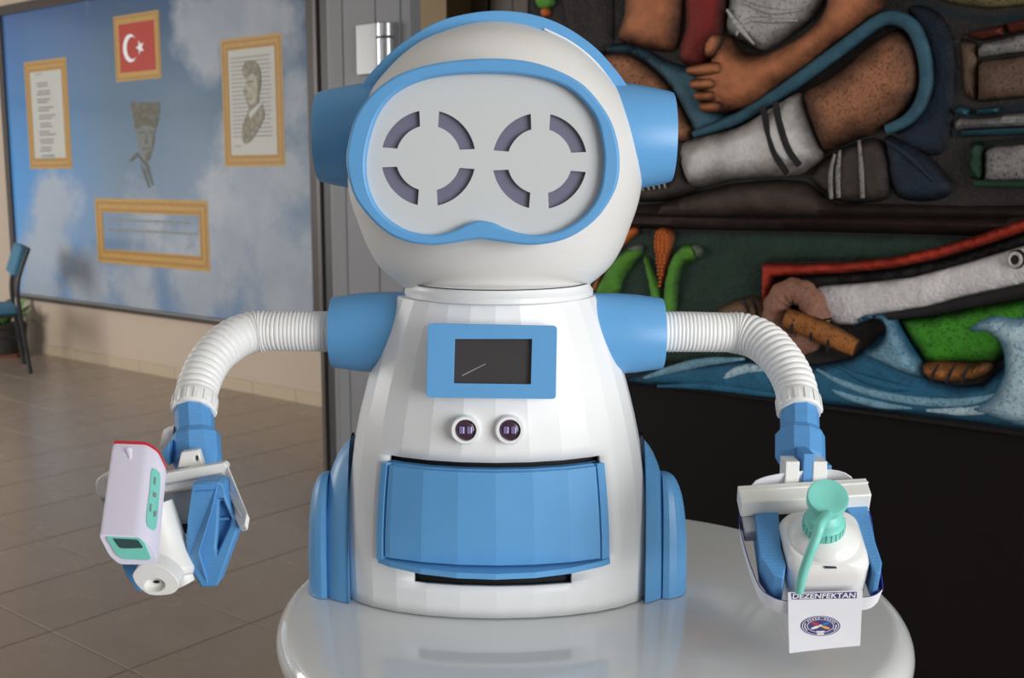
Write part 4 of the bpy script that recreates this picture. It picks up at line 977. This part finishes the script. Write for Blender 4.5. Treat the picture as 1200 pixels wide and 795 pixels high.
for f in ([(300, 190), (340, 180), (392, 176), (398, 208), (350, 214), (306, 212)], [(310, 226), (345, 220), (378, 220), (380, 248), (345, 252), (316, 250)], [(320, 258), (350, 254), (378, 254), (376, 280), (345, 284), (326, 282)], [(334, 290), (355, 284), (390, 284), (390, 308), (362, 314), (340, 310)]):
    relief('finger', c7(f), 'skin', 0.026, 0.024, 0.060, 0.008, parent=fa)
relief('thumb', c7([(350, 140), (356, 118), (372, 100), (388, 100), (396, 120), (384, 150), (366, 164), (352, 160)]), 'skin', 0.024, 0.026, 0.060, 0.008, parent=fa)
sk = relief('sock', c7([(262, 405), (290, 386), (330, 374), (420, 350), (500, 302), (585, 256), (600, 300), (622, 362), (648, 430), (612, 464), (572, 484), (480, 490), (390, 496), (300, 516), (272, 482)]), 'sock', 0.055, 0.09, 0.012)
for pth in ([(508, 298), (518, 350), (540, 425), (572, 478)], [(540, 282), (552, 340), (576, 412), (606, 456)]):
    ridge('sock_stripe', c7(pth), [0.009, 0.010, 0.010, 0.009], 'stripe', 0.060, 1.0, sk)
s1_ = relief('shoe', c7([(120, 535), (180, 505), (240, 488), (262, 410), (276, 470), (300, 516), (272, 542), (200, 556), (140, 556)]), 'shoe', 0.030, 0.04, 0.004)
for k in range(5):
    ridge('stitch', c7([(165 + k * 15, 512 - k * 2), (168 + k * 15, 526 - k * 2)]), [0.0032, 0.0032], 'shirt', 0.036, 0.9, s1_, 6, 0.004)
s2_ = relief('far_shoe', c7([(612, 486), (660, 432), (740, 392), (800, 382), (828, 430), (830, 540), (760, 560), (690, 556), (640, 522)]), 'shoe', 0.026, 0.04)
for pth in ([(690, 425), (678, 480), (680, 548)], [(704, 415), (698, 480), (700, 545)], [(756, 388), (762, 460), (766, 546)]):
    ridge('far_stripe', c7(pth), [0.004, 0.007, 0.006], 'book_page', 0.027, 0.9, s2_)
relief('blue_shoe_cloth', c7([(820, 376), (880, 392), (940, 432), (1002, 500), (992, 540), (930, 556), (850, 542), (826, 470)]), 'navy', 0.024, 0.05)
ridge('cloth_fold', c7([(830, 390), (890, 430), (960, 500)]), [0.004, 0.010, 0.004], 'navy', 0.024)
# books stacked at the right
def rx(pts): return c7(pts)
relief('book_pages', rx([(880, -60), (1560, -120), (1560, -10), (1200, 18), (1100, 26), (1000, 12), (930, -10)]), 'olive', 0.030, 0.03, 0.0, 0.02, False)
relief('book_cover', rx([(890, -8), (1000, 28), (1100, 44), (1200, 34), (1560, -10), (1560, 24), (1200, 56), (1100, 62), (1000, 46), (920, 18)]), 'book_blue', 0.045, 0.02, 0.0, 0.014, True)
relief('book_cover', rx([(1036, 96), (1200, 56), (1560, 0), (1560, 30), (1200, 88), (1080, 114)]), 'book_red', 0.040, 0.02, 0.01, 0.014, False)
relief('book_spine', rx([(1024, 104), (1074, 118), (1074, 282), (1034, 264)]), 'book_brown', 0.020, 0.03, 0.0, 0.014, False)
relief('book_pages', rx([(1074, 122), (1200, 93), (1560, 34), (1560, 90), (1200, 146), (1074, 162)]), 'book_page', 0.026, 0.02, 0.004, 0.014, False)
relief('book_pages', rx([(1074, 168), (1200, 152), (1560, 100), (1560, 240), (1200, 270), (1074, 282)]), 'book_brown', 0.030, 0.03, 0.004, 0.014, False)
relief('book_cover', rx([(1002, 284), (1060, 302), (1200, 286), (1560, 250), (1560, 272), (1200, 304), (1060, 322), (1008, 318)]), 'book_blue', 0.038, 0.018, 0.004, 0.012, False)
relief('book_pages', rx([(1010, 322), (1060, 326), (1200, 308), (1560, 276), (1560, 330), (1200, 350), (1010, 360)]), 'book_page', 0.026, 0.02, 0.0, 0.014, False)
relief('book_cover', rx([(1004, 360), (1200, 350), (1560, 332), (1560, 350), (1200, 372), (1004, 380)]), 'book_blue', 0.038, 0.016, 0.004, 0.012, False)
relief('book_cover', rx([(1050, 392), (1200, 376), (1560, 354), (1560, 370), (1200, 392), (1090, 404), (1090, 500), (1050, 490)]), 'book_green', 0.030, 0.02, 0.0, 0.014, False)
relief('book_pages', rx([(1090, 406), (1200, 394), (1560, 372), (1560, 500), (1200, 502), (1090, 502)]), 'book_page', 0.024, 0.03, 0.0, 0.014, False)
ridge('book_cover', rx([(1070, 506), (1200, 508), (1560, 508)]), [0.008, 0.008], 'book_green', 0.02)
# ledge
relief('ledge', c7([(40, 570), (120, 566), (200, 560), (300, 528), (400, 505), (520, 494), (600, 500), (680, 560), (830, 562), (1060, 568), (1560, 560), (1560, 612), (1060, 606), (40, 602)]), 'ledge', 0.050, 0.06, 0.0, 0.02, False)
relief('ledge_front', c8([(20, 64), (1062, 74), (1560, 60), (1560, 120), (1062, 134), (600, 122), (20, 112)]), 'ledge_front', 0.040, 0.04, 0.0, 0.02, False)
# lower picture: corn, boat, waves
relief('green_field', c8([(-40, 114), (600, 124), (1062, 136), (1000, 200), (500, 205), (490, 340), (480, 480), (-40, 500)]), 'green_ground', 0.008, 0.05, 0.0, 0.025, False)
relief('corn_leaf', c8([(20, 300), (48, 232), (90, 180), (140, 155), (158, 172), (132, 212), (104, 252), (84, 300)]), 'leaf', 0.030, 0.03)
relief('corn_leaf', c8([(154, 192), (168, 184), (190, 240), (210, 300), (208, 345), (185, 345), (170, 270)]), 'leaf', 0.028, 0.022, 0.0, 0.01)
relief('corn_leaf', c8([(214, 350), (214, 262), (234, 192), (264, 156), (300, 155), (316, 180), (300, 202), (268, 214), (256, 262), (246, 350)]), 'leaf', 0.034, 0.028, 0.0, 0.01)
relief('leaf_tip', c8([(285, 158), (305, 152), (322, 172), (314, 196), (300, 200), (302, 180)]), 'leaf_tip', 0.034, 0.02, 0.004, 0.008)
relief('leaf_tip', c8([(110, 160), (150, 150), (160, 168), (140, 186), (118, 180)]), 'leaf_tip', 0.032, 0.03, 0.0, 0.01)
cb = relief('corn_cob', c8([(180, 150), (188, 116), (210, 104), (236, 118), (242, 150), (230, 205), (218, 262), (210, 285), (200, 265), (190, 214)]), 'corn', 0.028, 0.04, 0.0, 0.01)
Vk = []; Fk = []
for r_ in range(15):                                       # kernels in rows
    yk = 122 + r_ * 10.5; f_ = r_ / 14; half = 24 * (1 - 0.75 * f_ ** 1.3) if r_ > 0 else 17
    nk = max(1, int(half * 2 / 9.5)); xc_ = 211 - 1.5 * f_
    for c_ in range(nk):
        xk = xc_ + (c_ - (nk - 1) / 2) * 9.5
        q = WS(690 + xk / 2.353, 220 + yk / 2.353, BM); hh = 0.026 * math.sqrt(max(0.05, 1 - ((xk - xc_) / (half + 6)) ** 2)) + 0.003
        s0k = len(Vk)
        for a in range(6): Vk.append((q[0] + 0.0042 * math.cos(a * 1.047), -hh, q[1] + 0.0048 * math.sin(a * 1.047)))
        for a in range(6): Vk.append((q[0] + 0.0026 * math.cos(a * 1.047), -hh - 0.0045, q[1] + 0.003 * math.sin(a * 1.047)))
        Fk += [(s0k + a, s0k + (a + 1) % 6, s0k + 6 + (a + 1) % 6, s0k + 6 + a) for a in range(6)] + [tuple(s0k + 6 + a for a in range(6))]
kn = link_mesh('corn_kernels', Vk, Fk, 'm_corn', cb, True, smooth=60); add_rim(kn, [0.9] * len(Vk)); kn['kind'] = 'stuff'
relief('corn_cob', c8([(70, 160), (100, 118), (132, 104), (140, 125), (118, 150), (86, 180)]), 'corn', 0.024, 0.03, 0.0, 0.01)
relief('corn_cob', c8([(8, 280), (30, 235), (48, 232), (34, 290)]), 'log', 0.022, 0.025, 0.0, 0.01)
relief('driftwood', c8([(345, 348), (380, 316), (430, 297), (492, 300), (520, 345), (500, 382), (420, 380)]), 'log_dull', 0.040, 0.06)
for x in (445, 468): ridge('wood_crack', c8([(x, 304), (x + 10, 330), (x + 12, 350)]), [0.003, 0.005, 0.003], 'stripe', 0.040, 0.6)
relief('hull_stripe', c8([(490, 206), (560, 208), (700, 205), (850, 190), (980, 160), (1080, 130), (1200, 88), (1560, -20), (1560, 20), (1200, 124), (1100, 158), (980, 193), (850, 221), (720, 234), (600, 240), (520, 246), (516, 300), (492, 334)]), 'red', 0.022, 0.022, 0.030, 0.010, False)
relief('hull_black_band', c8([(520, 248), (700, 238), (850, 225), (1000, 195), (1200, 128), (1560, 24), (1560, 52), (1200, 160), (1000, 226), (850, 256), (700, 266), (600, 290), (520, 300)]), 'stripe', 0.014, 0.03, 0.016, 0.012, False)
wh = relief('white_hull', c8([(630, 270), (750, 263), (900, 246), (1050, 206), (1200, 161), (1560, 54), (1560, 190), (1200, 271), (1050, 301), (950, 331), (840, 346), (780, 352), (740, 376), (690, 376), (640, 340)]), 'hull', 0.016, 0.03, 0.020, 0.014, False)
ey_ = relief('boat_eye', c8(circle(1190, 196, 27, 27, 18)), 'stripe', 0.016, 0.02, 0.034, 0.008, parent=wh)
q = WS(690 + 1190 / 2.353, 220 + 196 / 2.353, BM)
V, Fc = sweep_data([(q[0] + 0.014 * math.cos(a), -0.050, q[1] + 0.016 * math.sin(a)) for a in np.linspace(0, 2 * math.pi, 25)], np.full(25, 0.0045), 8, False)
er = link_mesh('eye_ring', V, Fc, 'm_shirt', ey_, True, smooth=60); add_rim(er, [1.0] * len(V))
ridge('hull_line', c8([(838, 352), (950, 337), (1080, 308), (1200, 284), (1560, 210)]), [0.010, 0.015, 0.018, 0.018, 0.018], 'stripe', 0.034, 0.7)
relief('green_hull', c8([(850, 362), (960, 346), (1080, 322), (1200, 297), (1560, 225), (1560, 420), (1200, 420), (1150, 470), (1110, 490), (1000, 490), (930, 490), (890, 430), (864, 384)]), 'green', 0.030, 0.06, 0.0, 0.018, False)
# rope ring with a log through it
q = WS(690 + 592 / 2.353, 220 + 352 / 2.353, BM); rp = []
for k in range(41):
    a = math.radians(360 * k / 40); rp.append((q[0] + 0.060 * math.cos(a) - 0.004 * math.sin(a), -0.05, q[1] + 0.072 * math.sin(a)))
V, Fc = sweep_data(rp, [0.036 + 0.003 * math.sin(k * 1.9) for k in range(41)], 16, False); ro = link_mesh('rope_ring', V, Fc, 'm_rope', mu, True, smooth=60); add_rim(ro, np.clip(0.8 - 6.0 * (np.array([v[1] for v in V]) + 0.05), 0.05, 0.8))
lg = ridge('driftwood', c8([(585, 352), (640, 372), (700, 398), (770, 432)]), [0.028, 0.031, 0.030, 0.024], 'log', 0.085, 1.0, None, 14)
for x, y in ((615, 352), (668, 372), (712, 398)): ridge('wood_crack', c8([(x, y), (x - 8, y + 22), (x - 8, y + 40)]), [0.002, 0.005, 0.003], 'stripe', 0.112, 0.6, lg)
wt = relief('water', c8([(20, 520), (120, 520), (200, 494), (300, 478), (400, 468), (500, 482), (640, 486), (720, 470), (770, 440), (800, 400), (880, 400), (905, 450), (940, 520), (1010, 546), (1090, 540), (1140, 490), (1150, 430), (1200, 380), (1560, 300), (1560, 714), (1200, 668), (900, 628), (600, 592), (300, 556), (20, 530)]), 'water', 0.024, 0.04, 0.004, 0.018, False)
def wave(pth, rad, mat, lift, fl=0.8): return ridge('wave_crest', c8(pth), rad, mat, lift, fl, wt)
relief('wave_curl', c8([(735, 380), (758, 353), (800, 342), (842, 352), (872, 395), (902, 445), (940, 505), (920, 522), (870, 508), (820, 486), (775, 462), (770, 446), (802, 430), (826, 400), (822, 373), (796, 360), (764, 368)]), 'foam_dim', 0.030, 0.035, 0.020, 0.010, parent=wt)
relief('wave_curl', c8([(1034, 424), (1050, 390), (1085, 362), (1130, 346), (1200, 350), (1290, 330), (1300, 640), (1200, 655), (1130, 635), (1060, 606), (1120, 566), (1152, 500), (1146, 440), (1116, 405), (1074, 398)]), 'foam', 0.036, 0.06, 0.020, 0.012, parent=wt)
wave([(165, 522), (215, 506), (275, 490), (350, 476), (440, 470)], [0.004, 0.012, 0.016, 0.012, 0.004], 'foam_dim', 0.024)
wave([(370, 534), (400, 512), (450, 496), (510, 500)], [0.004, 0.014, 0.014, 0.004], 'foam', 0.022)
wave([(640, 498), (700, 530), (790, 562), (900, 582), (1000, 588), (1090, 580), (1160, 560)], [0.004, 0.010, 0.012, 0.013, 0.014, 0.012, 0.006], 'foam_dim', 0.026)
wave([(640, 530), (720, 570), (820, 596), (900, 604)], [0.004, 0.012, 0.012, 0.004], 'foam_dim', 0.022)
wave([(700, 490), (760, 520), (850, 545), (930, 555)], [0.004, 0.014, 0.014, 0.004], 'water', 0.024)
wave([(940, 610), (1050, 612), (1130, 600), (1200, 575), (1300, 540)], [0.004, 0.012, 0.014, 0.014, 0.006], 'foam', 0.026)
wave([(200, 545), (330, 545), (460, 560), (600, 580)], [0.004, 0.012, 0.012, 0.004], 'water', 0.022)
l2 = relief('driftwood', c8([(924, 492), (945, 474), (1000, 474), (1060, 478), (1112, 474), (1122, 494), (1080, 524), (1000, 536), (944, 522)]), 'log', 0.048, 0.04, 0.02)
for x in (975, 1020, 1060): ridge('wood_crack', c8([(x + 14, 478), (x, 500), (x - 10, 530)]), [0.002, 0.0045, 0.003], 'stripe', 0.066, 0.6, l2)
# foliage at the mural's upper left corner
relief('painted_leaf', [(624, -20), (640, -16), (652, 2), (644, 12), (630, 8)], 'leaf', 0.02, 0.02, 0.0, 0.01)
relief('painted_fruit', [(634, 10), (644, 8), (646, 18), (636, 22)], 'corn', 0.016, 0.02, 0.0, 0.008)
relief('dark_backdrop', [(655, -60), (712, -60), (720, 20), (716, 60), (690, 60), (664, 30)], 'ground', 0.014, 0.05, 0.0, 0.016)

# ------------------------------------------------------------------ chair at the far left
ch = empty('office_chair', (G(36, 438)[0], G(36, 438)[1], 0)); tag(ch, 'black framed chair with blue upholstered seat and back at the far left wall', 'chair')
R1 = G(36, 438); R2 = G(28, 427); wdv = R2 - R1; cwid = np.linalg.norm(wdv); wdv = unit(wdv); fw = np.array([wdv[1] * -1, wdv[0], 0]); fw = fw if fw[0] < 0 else -fw
UP = np.array([0, 0, 1.])
def ct(name, pts, r, mat='chairblack', parent=ch):
    q = catmull(pts, False, 5) if len(pts) > 2 else np.array(pts); V, Fc = sweep_data(q, np.full(len(q), r), 10); return link_mesh(name, V, Fc, mat, parent, smooth=60)
for base in (R1, R2):
    ct('rear_leg', [base + UP * 0.0, base + fw * 0.03 + UP * 0.3, base + fw * 0.05 + UP * 0.5, base + fw * 0.045 + UP * 0.70, base - fw * 0.04 + UP * 0.94], 0.016)
    ct('front_leg', [base + fw * 0.50, base + fw * 0.47 + UP * 0.44], 0.014)
    ct('side_rail', [base + fw * 0.03 + UP * 0.28, base + fw * 0.48 + UP * 0.28], 0.010)
    ct('seat_rail', [base + fw * 0.05 + UP * 0.44, base + fw * 0.48 + UP * 0.44], 0.012)
mid = (R1 + R2) / 2
link_mesh('seat', boxv(mid + fw * 0.28 + UP * 0.475, (fw, wdv, UP), (0.23, cwid / 2 - 0.004, 0.032)), BOXF, 'chairblue', ch, smooth=40, bevel=0.022, bseg=3)
ba = unit(-fw * 0.33 + UP); bn = unit(np.cross(ba, wdv))
bn = bn if bn @ fw > 0 else -bn
link_mesh('backrest', boxv(mid + fw * 0.028 + UP * 0.845, (bn, wdv, ba), (0.026, cwid / 2 + 0.012, 0.115)), BOXF, 'chairblue', ch, smooth=40, bevel=0.018, bseg=3)
link_mesh('back_shell', boxv(mid - fw * 0.002 + UP * 0.835, (bn, wdv, ba), (0.008, cwid / 2 + 0.014, 0.118)), BOXF, 'chairblack', ch, smooth=40, bevel=0.005)
# ------------------------------------------------------------------ planter behind the chair
pc = WB * (BW - 0.27) - WA * -8.93
pt = empty('planter', tuple(pc)); tag(pt, 'dark planter box with leafy green plant behind the blue chair', 'plant')
lathe('saucer', [(0, .19), (0.03, .20), (0.035, .19)], pc, UP, 'saucer', pt, 4, 20, ref=WB)
lathe('pot', [(0.03, .15), (0.035, .155), (0.26, .18), (0.27, .18), (0.27, .165), (0.24, .16)], pc, UP, 'pot', pt, 32)
lathe('soil', [(0.235, .16), (0.245, .155), (0.25, .02)], pc, UP, 'soil', pt, 24)
rs = random.Random(3)
lm = bpy.data.meshes.new('leaf'); lv = []; lf = []
for i in range(6):
    t = i / 5; wd = 0.032 * math.sin(math.pi * min(0.98, t * 0.9 + 0.08)) ; zc_ = 0.02 * math.sin(t * 2.4)
    lv += [(-wd, t * 0.13, zc_ + 0.006), (0, t * 0.13, zc_), (wd, t * 0.13, zc_ + 0.006)]
for i in range(5):
    for k in range(2): a = i * 3 + k; lf.append((a, a + 1, a + 4, a + 3))
lm.from_pydata(lv, [], lf); lm.materials.append(M['leaf'])
for k in range(46):
    a = rs.uniform(0, 6.28); e = rs.uniform(-0.3, 1.2); r = rs.uniform(0.02, 0.17); h = rs.uniform(0.25, 0.36)
    o = bpy.data.objects.new('leaf', lm); COL.objects.link(o); o.parent = pt; o.location = (r * math.cos(a), r * math.sin(a), h); o.rotation_euler = (e, rs.uniform(-.4, .4), a - 1.57)
for k in range(6):
    a = k * 1.05; ct('stem', [pc + np.array([0.03 * math.cos(a), 0.03 * math.sin(a), 0.24]), pc + np.array([0.09 * math.cos(a), 0.09 * math.sin(a), 0.40])], 0.005, 'leaf', pt)
